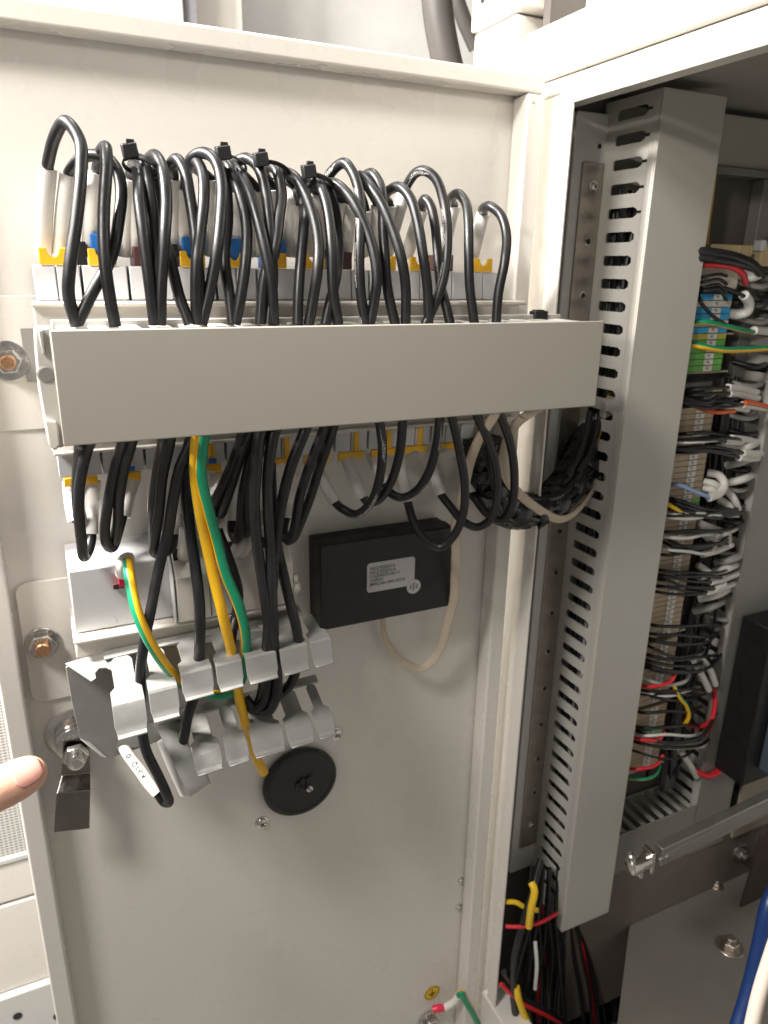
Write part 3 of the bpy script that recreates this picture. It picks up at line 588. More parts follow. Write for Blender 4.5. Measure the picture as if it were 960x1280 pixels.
# ------------------------------------------------------------------ black cables looping below the trunking
BOT = [  # path from the trunking down and back up, sleeve (top, bottom)
 ([(113, 552), (109, 562), (102.5, 588), (99, 613), (99, 647), (102, 677), (105, 696), (110, 690), (114, 672)], ((117, 600), (114, 668)), .003, 0, 'leftmost black loop hanging below the trunking'),
 ([(100, 556), (97, 590), (96, 620), (97, 650)], ((87, 602), (94, 652)), -.018, 0, 'rear cable with white sleeve behind the leftmost hanging loop'),
 ([(154, 548), (151, 560), (143, 588), (135, 630), (131, 663), (134, 681), (141, 684), (149, 660), (153, 646)], ((168, 598), (154, 646)), -.004, 0, 'second hanging loop from the left, outer strand'),
 ([(166, 546), (163, 558), (155, 585), (149, 622), (147, 655), (141, 680), (135, 684)], ((148, 600), (140, 640)), .004, 0, 'second hanging loop from the left, front strand'),
 ([(205, 544), (203, 556), (197, 588), (192, 622), (191, 650), (192, 676)], ((196, 600), (193, 640)), -.006, 0, 'third hanging loop from the left, rear strand'),
 ([(214, 543), (212, 555), (203, 597), (199, 638), (194, 672), (193, 690), (201, 692), (213, 686), (217, 672)], ((222, 600), (218, 668)), .003, 0, 'third hanging loop from the left, front strand'),
 ([(305, 536), (302, 546), (291, 578), (275, 614), (267, 632), (270, 640), (276, 630)], ((269, 594), (272, 628)), -.002, 0, 'short hanging loop beside the green and yellow pair, left strand'),
 ([(314, 535), (309, 548), (296, 585), (284, 622), (275, 643), (268, 630)], ((276, 594), (272, 622)), .003, 0, 'short hanging loop beside the green and yellow pair, right strand'),
 ([(326, 534), (324, 545), (312, 578), (303, 624), (300, 660), (295, 674), (290, 664), (290, 652)], ((292, 600), (290, 652)), -.002, 0, 'hanging loop ending in front of the terminal box, left strand'),
 ([(332, 534), (328, 547), (316, 582), (310, 624), (310, 655), (308, 666), (302, 660)], ((303, 600), (304, 650)), .003, 0, 'hanging loop ending in front of the terminal box, right strand'),
 ([(407, 530), (403, 541), (387, 582), (374, 624), (368, 660), (361, 676), (355, 668), (356, 652)], ((365, 592), (361, 648)), .002, 0, 'hanging loop just left of the black module, left strand'),
 ([(418, 528), (414, 543), (399, 586), (387, 624), (375, 655), (367, 672), (360, 676)], ((372, 592), (364, 645)), -.003, 0, 'hanging loop just left of the black module, right strand'),
 ([(474, 520), (475, 532), (478, 562), (474, 600), (463, 629), (445, 643), (428, 636), (420, 629)], ((396, 584), (419, 628)), .004, 1, 'hanging loop directly above the black module, leftmost'),
 ([(503, 516), (503, 530), (499, 569), (488, 604), (474, 624), (462, 628), (455, 623)], ((431, 567), (454, 622)), .001, 0, 'hanging loop above the black module, second from left'),
 ([(550, 514), (549, 527), (546, 554), (536, 590), (520, 614), (502, 622), (488, 616), (482, 606)], ((464, 566), (482, 604)), .000, 1, 'hanging loop above the black module, third from left'),
 ([(562, 512), (566, 526), (575, 567), (581, 605), (579, 642), (567, 670), (550, 684), (531, 674), (517, 652), (510, 629)], ((499, 570), (509.5, 627)), .005, 1, 'lowest big black loop dropping in front of the black module'),
 ([(594, 512), (599, 526), (612, 555), (621, 592), (620, 630), (610, 652), (595, 659), (577, 650), (562, 632), (552, 619)], ((538, 572), (551, 618)), .003, 0, 'second hanging loop from the right'),
 ([(621, 510), (627, 523), (638, 555), (643, 592), (640, 630), (627, 650), (610, 643), (596, 626), (589, 617)], ((578, 572), (588.5, 616)), .003, 0, 'rightmost hanging black loop'),
]
for pp, (s0, s1), dw, prn, lb in BOT:
    t = thing('power_cable', P(pp[0][0], pp[0][1], .1), lb, 'cable', 'black cables looping below the trunking')
    n = len(pp); pts = []
    for k, (x, y) in enumerate(pp):
        f = k/(n-1); pts.append(P(x, y, .100-.050*f**1.2+dw*math.sin(math.pi*f)))
    a = P(s0[0], s0[1], .036); b = P(s1[0], s1[1], .049); mid = a.lerp(b, .5)+Vector((-.0006, .0006, 0))
    closed = (pts[-1]-b).length < .012
    tube('wire', pts+[b.lerp(mid, .35)] if closed else pts, CR, CABP if prn else CAB, t, n=7, spin=rnd.uniform(1.8, 3.6))
    tube('sleeve', [a, mid, b], SR*.93, SLV, t, n=8, seg=14)

# ------------------------------------------------------------------ white terminal boxes under the trunking
t = thing('terminal_box', (.033, -.02, -.262), 'white plastic terminal box with a round hole, under the red tag', 'terminal box')
g = MB(); g.prism([(-.0010, -.0500, -.2435), (-.0010, -.0500, -.1965), (-.0010, -.0440, -.1935), (-.0010, -.002, -.1935), (-.0010, -.002, -.2435)], (.0668, 0, 0)); g.build('housing', PLW, t, bevel=.0012)
MB().prism([(-.0030, -.0600, -.2440), (.0700, -.0600, -.2440), (.1550, -.0640, -.2440), (.1550, -.0020, -.2440), (-.0030, -.0020, -.2440)], (0, 0, -.0035)).build('ledge', PLC, t, bevel=.0015)
box((-.0025, -.0540, -.2615), (.1540, -.0020, -.2478)).build('base', PLC, t, bevel=.0015)
c = P(138, 777, .0500); MB().lathe(c, (0, -1, 0), [(.0042, -.0002), (.0042, .0003), (.0036, .0003)], 24).build('hole_rim', PLW, t)
MB().lathe(c, (0, -1, 0), [(.0035, 0), (.0035, .0002)], 24).build('round_hole', mat('hole_grey', (.22, .20, .18), .6), t)
t = thing('terminal_box', (.110, -.02, -.244), 'taller white terminal box with square black openings on its sloped top', 'terminal box')
pr = [(-.0620, -.2436), (-.0620, -.2090), (-.0440, -.1860), (-.002, -.1860), (-.002, -.2436)]
MB().prism([(.0670, y, z) for y, z in pr], (.0870, 0, 0)).build('housing', PLC, t, bevel=.0012)
MB().prism([(.0664, y*1.0-.0008 if y < -.01 else y, z+.0006 if z > -.24 else z+.001) for y, z in pr], (-.0014, 0, 0)).build('side_rib', PLW, t, bevel=.0004)
for x in (.0735, .1000, .1130, .1340):
    n = Vector((0, -.0230, .0180)).normalized(); dn = Vector((0, -.0180, -.0230)).normalized(); c = Vector((x, -.0510, -.1950))
    MB().obox(c+n*.0002, (.0052 if x != .134 else .003, 0, 0), dn*.0042, n*.0004).build('square_opening', BLK, t)
box((.0905, -.0626, -.2420), (.0911, -.0618, -.2100)).build('seam', DKR, t); box((.1330, -.0626, -.2420), (.1336, -.0618, -.2100)).build('seam', DKR, t)
MB().lathe((.1545, -.055, -.2330), (1, 0, 0), [(.0060, 0), (.0060, .004), (.004, .006)], 18).build('side_knob', PLC, t)
MB().lathe((.1545, -.058, -.2245), (1, 0, 0), [(.0035, 0), (.0035, .003), (.002, .004)], 14).build('side_knob', PLC, t)
# white wires plugged into the openings
for i, (x0, y0, x1, y1, L) in enumerate(((229, 700, 232, 660, 'left'), (290, 700, 308, 672, 'middle'), (300, 699, 318, 668, 'right'))):
    tag(tube('white_wire', [P(x0, y0-4, .052), P((x0+x1)/2, (y0+y1)/2-4, .058), P(x1, y1, .055)], .0044, SLV, seg=12), L+' short white sleeved wire entering the sloped terminal box', 'wire', 'white sleeved wires in the terminal box')
tag(tube('black_wire', [P(272, 662, .07), P(278, 678, .072), P(291, 713, .075), P(298, 740, .076), P(295, 770, .075), P(290, 793, .082), P(288, 830, .082)], .0036, CABP, n=7), 'black wire behind the green earth wire, dropping from the sloped box', 'wire')

# ------------------------------------------------------------------ galvanised comb tray
t = thing('comb_tray', P(250, 900, .03), 'galvanised double comb bracket holding the cables, left of the black disc', 'cable bracket')
TILT = math.tan(R(2.5))
def zt(x, z): return z+(x-.11)*TILT
def tooth_profile(xa, xb, prof, name, droop=0):
    # a bent sheet finger: rows of (w, z, left inset, right inset), full width at the lip, waisted along the slot
    g = MB(); rows = [(ww, z, xa+a, xb-b) for ww, z, a, b in prof]; up = []; dn = []
    for k, (ww, z, a, b) in enumerate(rows):
        k0 = max(0, k-1); k1 = min(len(rows)-1, k+1); d = Vector((0, -(rows[k1][0]-rows[k0][0]), rows[k1][1]-rows[k0][1])).normalized(); nn = Vector((0, d.z, -d.y))*.0013
        dr = droop*max(0, ww-.062)
        up.append((Vector((a, -ww, zt(a, z)-dr)), Vector((b, -ww, zt(b, z)-dr)))); dn.append((up[-1][0]-nn, up[-1][1]-nn))
    vs = []; fs = []
    for (a, b), (c, d) in zip(up, dn): vs += [a, b, d, c]
    for k in range(len(rows)-1):
        for j in range(4): fs.append((k*4+j, k*4+(j+1) % 4, k*4+4+(j+1) % 4, k*4+4+j))
    n = len(rows)-1; fs += [(3, 2, 1, 0), (n*4, n*4+1, n*4+2, n*4+3)]
    return g.add(vs, fs).build(name, GAL, t, smooth=18, bevel=.00035, seg=1)
WB = .056
def profile(z, sl, lip):
    q = lambda ww: z-(ww-WB)*sl
    return [(.0640, q(.064), .0066, .0066), (.0652, q(.0652), .0048, .0048), (.0672, q(.0672), .0036, .0036), (.0850, q(.085), .0036, .0036), (.0876, q(.0876), .0004, .0004), (.0972, q(.0972), .0002, .0002), (.0984, q(.0984)-.0011, .0002, .0002),
            (.1022, q(.0984)-lip*.74, .0002, .0002), (.1030, q(.0984)-lip*.86, .0009, .0009), (.1044, q(.0984)-lip*.97, .0013, .0013), (.1070, q(.0984)-lip, .0013, .0013)]
def slab(xa, xb, w0, w1, z, sl, name):
    g = MB(); a = [(xa, w0), (xb, w0), (xb, w1), (xa, w1)]
    up = [Vector((x, -ww, zt(x, z-(ww-WB)*sl))) for x, ww in a]
    g.add(up+[q-Vector((0, 0, .0013)) for q in up], [(0,1,2,3),(7,6,5,4),(0,4,5,1),(1,5,6,2),(2,6,7,3),(3,7,4,0)]); return g.build(name, GAL, t, bevel=.0002)
UZ, US, LZ, LS = -.2542, .13, -.3150, .38
XL, XR = -.0092, .1605
slab(.0150, XR, WB-.006, .0641, UZ, US, 'upper_shelf')
for k, (xa, xb) in enumerate(((.0150, .0366), (.0386, .0584), (.0604, .0824), (.0844, .1032), (.1054, .1284), (.1306, .1520), (.1542, .1705))):
    tooth_profile(xa, xb, profile(UZ, US, .0160), 'finger', droop=(.40 if k == 0 else .27 if k == 1 else .04))
for (xa, xb) in ((.0645, .0850), (.0872, .1046), (.1070, .1318), (.1340, .1548), (.1570, .1720)):
    tooth_profile(xa, xb, profile(LZ, LS, .0090), 'finger')
slab(.0460, .1720, WB+.001, .0641, LZ, LS, 'lower_shelf')
# broad web joining the two shelves at the left, with its folded corner
MB().prism([P(x, y, .0545) for x, y in ((82, 834), (90, 880), (100, 923), (118, 940), (127, 946), (136, 948), (152, 943), (190, 930), (222, 902), (300, 880), (300, 800), (150, 815))], (0, .0013, 0)).build('web', GAL, t, bevel=.0004)
MB().prism([P(81, 829, .056), P(114, 851, .078), P(120, 847, .078), P(119, 841, .072), P(124, 835, .068), P(133, 834, .068), P(142, 838, .072), P(152, 809, .054), P(110, 820, .054)], (0, 0, -.0013)).build('folded_corner', GAL, t, bevel=.0003)
MB().prism([P(100, 923, .0562), P(128, 946, .066), P(135, 948, .064), P(112, 927, .0555)], (0, .0004, -.0012)).build('folded_edge', GAL, t, bevel=.0003)
MB().prism([P(140, 940, .0560), P(146, 932, .0570), P(158, 930, .0575), P(166, 934, .0575), P(200, 925, .0600), P(214, 906, .0560), P(190, 902, .0558), P(150, 920, .0555)], (0, .0002, -.0013)).build('lower_wing', GAL, t, bevel=.0003)
# the first lower finger is bent well down
bp = [(P(190, 905, .060), P(226, 893, .060)), (P(198, 915, .072), P(229, 910, .070)), (P(206, 930, .080), P(235, 926, .080)), (P(214, 948, .087), P(242, 943, .088)), (P(222, 966, .092), P(250, 954, .093)), (P(227, 976, .0935), P(257, 961, .0945)), (P(233, 988, .0965), P(262, 974, .0965)), (P(238, 996, .0965), P(263, 979, .0965)), (P(241, 994, .0925), P(265, 977, .0925))]
g = MB(); vs = []; fs = []
for a, b in bp: vs += [a, b, b+Vector((0, .0012, -.0005)), a+Vector((0, .0012, -.0005))]
for k in range(len(bp)-1):
    for j in range(4): fs.append((k*4+j, k*4+(j+1) % 4, k*4+4+(j+1) % 4, k*4+4+j))
n = len(bp)-1; fs += [(3, 2, 1, 0), (n*4, n*4+1, n*4+2, n*4+3)]
g.add(vs, fs).build('bent_finger', GAL, t, smooth=40, label='galvanised finger bent well down')

# ------------------------------------------------------------------ cables held in the comb tray
def run(name, pts, r, m, lb, cat='cable', group=None, spin=0, twist=0, seg=12, n=8):
    return tag(tube(name, [P(*q) for q in pts], r, m, n=n, seg=seg, spin=spin, twist=twist), lb, cat, group)
th = thing('power_cable', P(177, 900, 0.060), 'black cable through the left end of the comb tray, ending in a lettered white sleeve', 'cable', 'cables through the comb tray')
pl = [(244, 540, 0.100), (239, 553, 0.100), (225, 585, 0.098), (217, 622, 0.094), (210, 667, 0.086), (199, 709, 0.083), (188, 765, 0.089), (179, 811, 0.087), (175, 849, 0.083), (176, 880, 0.083), (177, 909, 0.085), (183, 939, 0.087), (197, 968, 0.089), (208, 992, 0.089), (211, 1003, 0.085), (205, 1002, 0.081), (196, 989, 0.079)]
tube('wire', [P(*q) for q in pl], .0036, CAB, th, n=7)
sp = spline([P(196, 991, 0.080), P(186, 979, 0.076), P(177, 966, 0.070), (P(168, 954, 0.064)), P(158, 940, 0.058), P(150, 925, 0.050)][::-1], 10)
tube('sleeve', sp, .0042, SLV, th, raw=True, seg=16)
wrap_text('101 QK6 4', .0054, sp, .010, -.1, .0042, INK, th, flip=1)
th = thing('power_cable', P(242, 873, 0.060), 'black cable crossing both comb shelves, left of the yellow wire', 'cable', 'cables through the comb tray')
pl = [(240, 540, 0.088), (234, 570, 0.086), (232, 599, 0.084), (235, 645, 0.082), (243, 700, 0.083), (249, 750, 0.091), (250, 790, 0.093), (249, 820, 0.087), (247, 850, 0.085), (242, 873, 0.085), (235, 895, 0.083), (229, 928, 0.078), (226, 945, 0.068)]
tube('wire', [P(*q) for q in pl], .0038, CAB, th, n=7)
sp = spline([P(232, 990, 0.074), P(222, 968, 0.074), P(212, 945, 0.072), P(204, 925, 0.068)][::-1], 10)
t2 = tube('white_wire', sp, .0048, SLV, None, raw=True, seg=14); tag(t2, 'white lettered sleeve tucked behind the bent comb finger', 'sleeve')
wrap_text('QK6 4', .0060, sp, .009, -1.2, .0048, INK, t2, flip=1)
run('earth_wire', [(247, 538, 0.104), (245, 552, 0.104), (244, 593, 0.102), (249, 635, 0.098), (257, 676, 0.092), (266, 718, 0.093), (277, 763, 0.097), (285, 797, 0.093), (291, 822, 0.087), (294, 845, 0.084), (298, 868, 0.085), (304, 895, 0.083), (309, 916, 0.077), (317, 938, 0.073), (324, 954, 0.071), (330, 966, 0.069)], .0037, EAR, 'yellow side of the earth pair, through both comb shelves', 'wire', 'earth wires', spin=-1.85, twist=0)
run('earth_wire', [(257, 537, 0.106), (254, 551, 0.106), (251, 593, 0.105), (260, 635, 0.101), (270, 672, 0.095), (282, 717, 0.095), (298, 756, 0.097), (306, 786, 0.095), (307, 814, 0.089), (304, 830, 0.085), (302, 848, 0.083), (292, 864, 0.083), (268, 869, 0.083), (244, 863, 0.080)], .0037, EAR, 'green side of the earth pair, curling into the upper comb', 'wire', 'earth wires', spin=.95)
th = thing('earth_wire', P(160, 704, 0.055), 'short green and yellow wire from the white terminal box, with a red tag', 'wire', 'earth wires')
tube('wire', [P(*q) for q in [(159, 700, 0.059), (160, 706, 0.066), (164, 732, 0.079), (171, 764, 0.089), (184, 796, 0.093), (201, 824, 0.091), (219, 846, 0.086), (232, 858, 0.079), (240, 866, 0.073)]], .0037, EAR, th, spin=-2.3, n=7)
tube('white_boot', [P(154, 718, 0.052), P(155, 708, 0.055), P(158, 700, 0.058), P(163, 700, 0.060)], .0052, SLV, th, n=6)
MB().obox(P(152, 724, 0.053), Vector((.0022, 0, .0006)), (0, .0022, 0), (0, 0, 0.005)).build('red_tag', mat('red_lug', (.75, .03, .08), .4), th, bevel=.0006)
MB().obox(P(148, 732, 0.053), (.0036, 0, 0), (0, .0018, 0), (0, 0, 0.002)).build('tag_end', MAR, th, bevel=.0004)
loops = [
 ([(327, 535, 0.106), (324, 545, 0.106), (320, 593, 0.104), (318, 624, 0.102), (320, 666, 0.097), (325, 706, 0.094), (332, 752, 0.098), (337, 797, 0.096), (337, 830, 0.089), (334, 860, 0.089), (328, 880, 0.089), (318, 886, 0.085), (306, 872, 0.079)], 'leftmost of the four black cables dropping to the upper comb'),
 ([(345, 534, 0.104), (341, 547, 0.104), (335, 593, 0.102), (335, 635, 0.100), (338, 687, 0.094), (340, 740, 0.098), (342, 786, 0.099), (343, 816, 0.093), (347, 850, 0.093), (345, 872, 0.093), (334, 890, 0.091), (318, 888, 0.085), (305, 874, 0.077)], 'second of the four black cables dropping to the upper comb'),
 ([(383, 532, 0.100), (380, 541, 0.100), (364, 582, 0.097), (350, 640, 0.093), (344, 690, 0.089), (341, 729, 0.094), (336, 775, 0.099), (333, 812, 0.093), (330, 845, 0.089), (326, 872, 0.085), (320, 884, 0.081)], 'black cable slanting left into the bundle above the upper comb'),
 ([(338, 580, 0.086), (341, 640, 0.085), (348, 690, 0.083), (354, 717, 0.088), (363, 756, 0.093), (371, 788, 0.094), (373, 812, 0.091), (370, 838, 0.089), (361, 858, 0.087), (348, 868, 0.083), (330, 868, 0.078)], 'rightmost black cable to the upper comb, curling under its lip'),
]
for pts, lb in loops: run('power_cable', pts, .0038, CAB, 'black cable: '+lb if not lb.startswith('black') else lb, 'cable', 'cables through the comb tray')

# ------------------------------------------------------------------ black electronic module with label
B0 = Vector((.1795, 0, -.2885)); BW, BH, BD = .1335, .0785, .031
bx = P(402, 789, BD); B0 = Vector((bx.x-.0005, 0, bx.z))
x1 = P(563, 755, BD).x
t = thing('electronic_module', ((B0.x+x1)/2, 0, B0.z), 'flat black plastic module with a white label, below the trunking', 'electronic module')
zt_ = P(390, 684, BD).z; zr = B0.z
box((B0.x, -BD, B0.z), (x1, -BD*.42, zt_)).build('lid', BLKG, t, bevel=.0012)
box((B0.x+.0006, -BD*.40, B0.z+.0006), (x1-.0006, -.001, zt_-.0006)).build('case', BLKG, t, bevel=.001)
la, lb_, lc, ld = (P(459, 706, BD+.0003), P(519, 694, BD+.0003), P(519, 731, BD+.0003), P(460, 741, BD+.0003))
lx0, lx1 = la.x, lb_.x; lz1 = (la.z+lb_.z)/2; lz0 = (lc.z+ld.z)/2
L = MB().prism(rrect(lx0, lx1, lz0, lz1, .003, -BD-.0003), (0, .0002, 0)).build('label', PAP, t, label='grey-white printed label')
h = (lz1-lz0)
for k, s in enumerate(('KBCZ-9S228-01A', 'KBCZ-9S228-01-A', '51A2009LP2100117', '5100101', 'JMW2214A1-0047-1017-01')):
    vs, fs = text_mesh(s, 1); wmax = max(v.x for v in vs); tw = (lx1-lx0)*(.52, .54, .62, .27, .74)[k]
    ex = Vector((tw/wmax, 0, 0)); ey = Vector((0, 0, h*.15)); oo = Vector((lx0+(lx1-lx0)*.055, -BD-.00042, lz1-h*(.24+.135*k)))
    MB().add([oo+ex*v.x+ey*v.y for v in vs], fs).build('lettering', INK, L)
c = P(517, 733, BD+.0006); rs = .0068
S = MB().lathe(c, (0, -1, 0), [(rs, 0), (rs, .0002)], 30).build('round_sticker', PAP, t, label='small round sticker over the label corner')
g = MB()
for k in range(3): g.obox(c+Vector((-.003+k*.003, -.0003, 0)), (.0009, 0, .0002), (0, .0001, 0), (.0003, 0, .0036 if k == 1 else .0022))
g.build('stamp', mat('grey_ink', (.22, .22, .22), .6), S)

# ------------------------------------------------------------------ flat cables and the sleeved harness at the right
def ribbon(pts, lb, tw=0, wid=.0082, up=(0, -1, 0), n=8):
    o = strip('flat_cable', [P(*q) for q in pts], wid, .0030, FLAT, up=up, twist=tw, n=n); return tag(o, lb, 'flat cable', 'flat beige cables')
ribbon([(622, 510, .105), (617, 521, .103), (600, 547, .092), (588, 576, .080), (581, 605, .070), (575, 632, .062), (570, 655, .056), (570, 687, .050), (569, 716, .044), (567, 750, .036), (560, 776, .030), (552, 806, .024), (541, 825, .022), (526, 835, .020), (506, 829, .018), (491, 814, .016), (481, 795, .014), (478, 772, .012)], 'beige flat cable hanging in a loop under the black module', tw=1.0)
ribbon([(652, 522, .09), (642, 536, .086), (633, 552, .080), (629, 580, .074), (636, 602, .066), (652, 620, .060), (675, 638, .052), (700, 649, .046), (720, 640, .036), (740, 615, .020), (756, 588, .002)], 'beige flat cable sweeping across the black harness to the duct', tw=-.5)
ribbon([(676, 508, .088), (660, 518, .086), (648, 527, .084), (639, 538, .080), (634, 548, .076)], 'beige flat cable end tucked under the right end of the trunking', tw=.3)
t = thing('cable_harness', P(660, 640, .03), 'thick black wrapped cable harness bridging the door and the duct', 'cable harness')
hp_ = [(606, 548, .050), (604, 578, .048), (610, 606, .046), (628, 630, .042), (655, 638, .036), (686, 628, .028), (714, 600, .014), (732, 566, .004), (746, 535, -.002), (760, 505, -.006)]
hpath = spline([P(*q) for q in hp_], 9)
BLT = mat('black_wrap', (.012, .012, .013), .26, var=.3, vscale=60, bump=.05, bscale=200)
MB_ = tube('sleeve', hpath, .0145, BLT, t, raw=True, seg=22)
ts, es = frames(hpath)
for k in range(4, len(hpath)-4, 7):                 # overlapping turns of the wrap, loosely laid
    p = hpath[k]; rr = .0166+.0016*rnd.random(); a = ts[k]
    tl = (a+Vector((rnd.uniform(-.35, .35), rnd.uniform(-.2, .2), rnd.uniform(-.35, .35)))).normalized()
    MB().lathe(p+Vector((rnd.uniform(-.001, .001), 0, rnd.uniform(-.001, .001))), tl, [(rr*.94, -.0085), (rr*1.02, -.006), (rr*1.04, .002), (rr*1.01, .0080), (rr*.93, .0100)], 22, cap=False).build('wrap_turn', BLT, t)
for k in range(10):                                  # cables of the loom showing between the wraps
    a0 = k*.63; pth = []
    for i in range(0, len(hpath), 3):
        a = a0+i*.018+.12*math.sin(i*.3+k); e2 = ts[i].cross(es[i]); pth.append(hpath[i]+(es[i]*math.cos(a)+e2*math.sin(a))*(.0138+.0014*math.sin(k*2.3+i*.11)))
    tube('strand', pth, .0040, BLT, t, n=3, seg=10)
for k, (x, y, dx) in enumerate(((738, 545, 0), (745, 556, .002), (731, 560, -.002), (752, 540, .001), (726, 575, -.003))):
    tube('strand', [P(x, y-30, .012), P(x-6, y, .020), P(x-16, y+28, .026), P(x-30, y+50, .030)], .0032, CAB, t, n=6, seg=10)
tube('strand', [P(763, 492, .012), P(755, 520, .016), P(747, 545, .018), P(738, 562, .018)], .0026, YLW, t, n=6, seg=10, label='yellow wire in the harness end')
MB().obox(P(760, 509, .020), Vector((.0068, 0, .002)), (0, .004, 0), Vector((-.001, 0, .0082))).build('clip', mat('pale_clip', (.34, .33, .31), .4), t, bevel=.0012, label='small grey clip')

# ------------------------------------------------------------------ the pointing thumb
ct = P(58, 956, .145); cb_ = P(-75, 1022, .165)
ax = (cb_-ct); Ln = ax.length; ax = ax/Ln
t = thing('person', cb_, 'bare fingertip with a pale pink nail pointing in from the left edge', 'person')
nv = (CAM-ct).normalized(); nv = (nv-ax*nv.dot(ax)).normalized(); nv = (nv*math.cos(.25)+ax.cross(nv)*math.sin(.25)).normalized(); sv = ax.cross(nv)
K_ = 1.16; prof = [(0, .0005), (.0006, .0030), (.002, .0056), (.0045, .0078), (.008, .0092), (.013, .0100), (.019, .0104), (.025, .0103), (.030, .0105), (.036, .0112), (.045, .0112), (.06, .0112), (Ln, .0120)]
prof = [(a*K_, b*K_) for a, b in prof]; prof[-1] = (Ln, .0135); rings = []
for s, r in prof:
    c = ct+ax*s+nv*(-.0012*math.sin(min(1, s/.03)*math.pi))
    rings.append([c+sv*math.cos(2*math.pi*k/28)*r*1.02+nv*math.sin(2*math.pi*k/28)*r*(.78+.14*min(1, s/.03)) for k in range(28)])
sk = MB().loft(rings).build('finger', SKIN, t, smooth=180)
m = sk.modifiers.new('sub', 'SUBSURF'); m.levels = 2; m.render_levels = 2
# nail: curved plate let into the upper side
vs = []; fs = []; NU, NVv = 12, 12
for i in range(NU+1):
    s = .0034+.0165*i/NU
    for j in range(NVv+1):
        q = (j/NVv-.5)*2; end = 1 if i < NU*.7 else math.sqrt(max(0, 1-((i-NU*.7)/(NU*.34))**2)); beg = min(1, .62+.38*(i/2.5)) if i < 3 else 1
        a = q*.80*end*beg; k = 0
        r = [p for p in prof if p[0] <= s][-1]; r2_ = [p for p in prof if p[0] > s][0]; f = (s-r[0])/(r2_[0]-r[0]); rad = r[1]+(r2_[1]-r[1])*f
        rad = max(rad, .0070)
        c = ct+ax*s+nv*(-.0012*math.sin(min(1, s/.03)*math.pi))
        vs.append(c+sv*math.sin(a)*rad*1.0+nv*(math.cos(a)*rad*(.80+.14*min(1, s/.03))+.0001))
for i in range(NU):
    for j in range(NVv): fs.append((i*(NVv+1)+j, i*(NVv+1)+j+1, (i+1)*(NVv+1)+j+1, (i+1)*(NVv+1)+j))
nl = MB().add(vs, fs).build('nail', NAIL, t, smooth=180); m = nl.modifiers.new('th', 'SOLIDIFY'); m.thickness = .0005; m.offset = 0
# ------------------------------------------------------------------ terminal strip inside the cabinet
TX, TP = .586, .0061
rail = box((TX-.0175, .0120, -.60), (TX+.0175, .0200, .06)).build('din_rail', GAL); tag(rail, 'vertical steel rail carrying the terminal strip inside the cabinet', 'rail')
def term_mesh(m):
    g = MB(); pr = [(-.036, .010), (-.040, -.002), (-.036, -.014), (-.026, -.016), (-.024, -.030), (.024, -.030), (.026, -.018), (.038, -.013), (.042, -.002), (.038, .010)]
    g.prism([(x, y, -TP/2+.0003) for x, y in pr], (0, 0, TP-.0006))
    o = g.build('terminal', m, None, bevel=.0004, seg=1); me = o.data
    # centre origin on the terminal
    off = o.location.copy(); me.transform(Matrix.Translation(off)); bpy.data.objects.remove(o); return me
TM = {}
mk = box((-.0010, -.0309, -TP/2+.0006), (.0105, -.0302, TP/2-.0006)).build('marker', mat('marker_white', (.68, .66, .62), .5)); mkm = mk.data; mkm.transform(Matrix.Translation(mk.location)); bpy.data.objects.remove(mk)
dg_ = MB()
for dx, dz, hx, hz in ((.0030, .0006, .0004, .0010), (.0048, -.0004, .0009, .0003), (.0050, .0010, .0006, .0003)): dg_.obox((dx, -.0311, dz), (hx, 0, 0), (0, .0001, 0), (0, 0, hz))
dg = dg_.build('marker_print', INK); dgm = dg.data; dgm.transform(Matrix.Translation(dg.location)); bpy.data.objects.remove(dg)
sections = [  # (z of first, colours, label)
 (-.0190, 'BCBBCB', 'sky-blue and cream terminals at the top of the strip'),
 (-.0556, 'YG GGGG'.replace(' ', ''), 'olive and green earth terminals below the sky-blue ones'),
 (-.1270, 'T'*6, 'beige terminals beside the orange wire'),
 (-.1690, 'T'*9+'GT', 'beige terminals just above the light blue wire'),
 (-.2400, 'T'*23, 'beige terminals in the long middle run of the strip'),
 (-.3870, 'T'*13, 'beige terminals near the lower red wire'),
 (-.4720, 'T'*14, 'beige terminals at the bottom end of the strip'),
]
cm = {'B': LBL, 'C': mat('cream_terminal', (.62, .56, .46), .5), 'Y': GYL, 'G': GRN, 'T': BEI}
names = {'B': 'sky-blue terminal', 'C': 'cream terminal', 'Y': 'olive-yellow terminal', 'G': 'green terminal', 'T': 'beige terminal'}
where = ['between the thick black cables and the upper earth wire', 'around the two earth wires', 'behind the orange wire', 'just above the light blue wire', 'in the long run under the yellow wire', 'around the upper red wire', 'at the bottom end of the strip']
for si, (z0, cs, lb) in enumerate(sections):
    for k, c in enumerate(cs):
        if c not in TM: TM[c] = term_mesh(cm[c])
        z = z0-k*TP; o = bpy.data.objects.new('terminal', TM[c]); COL.objects.link(o); o.location = (TX, 0, z)
        nm = names[c]
        tag(o, nm+', '+ORD[k]+' from top, '+where[si], 'terminal', 'terminal strip, '+where[si])
        q = bpy.data.objects.new('marker', mkm); COL.objects.link(q); q.parent = o
        q = bpy.data.objects.new('marker_print', dgm); COL.objects.link(q); q.parent = o
    ze = z0-len(cs)*TP
    g = box((TX-.034, -.0290, ze+.0012), (TX+.036, .010, ze+.0028)).build('end_plate', mat('end_plate_grey', (.36, .32, .27), .5), None, bevel=.0005); tag(g, 'thin end plate closing the terminals '+where[si], 'end plate', 'terminal end plates')
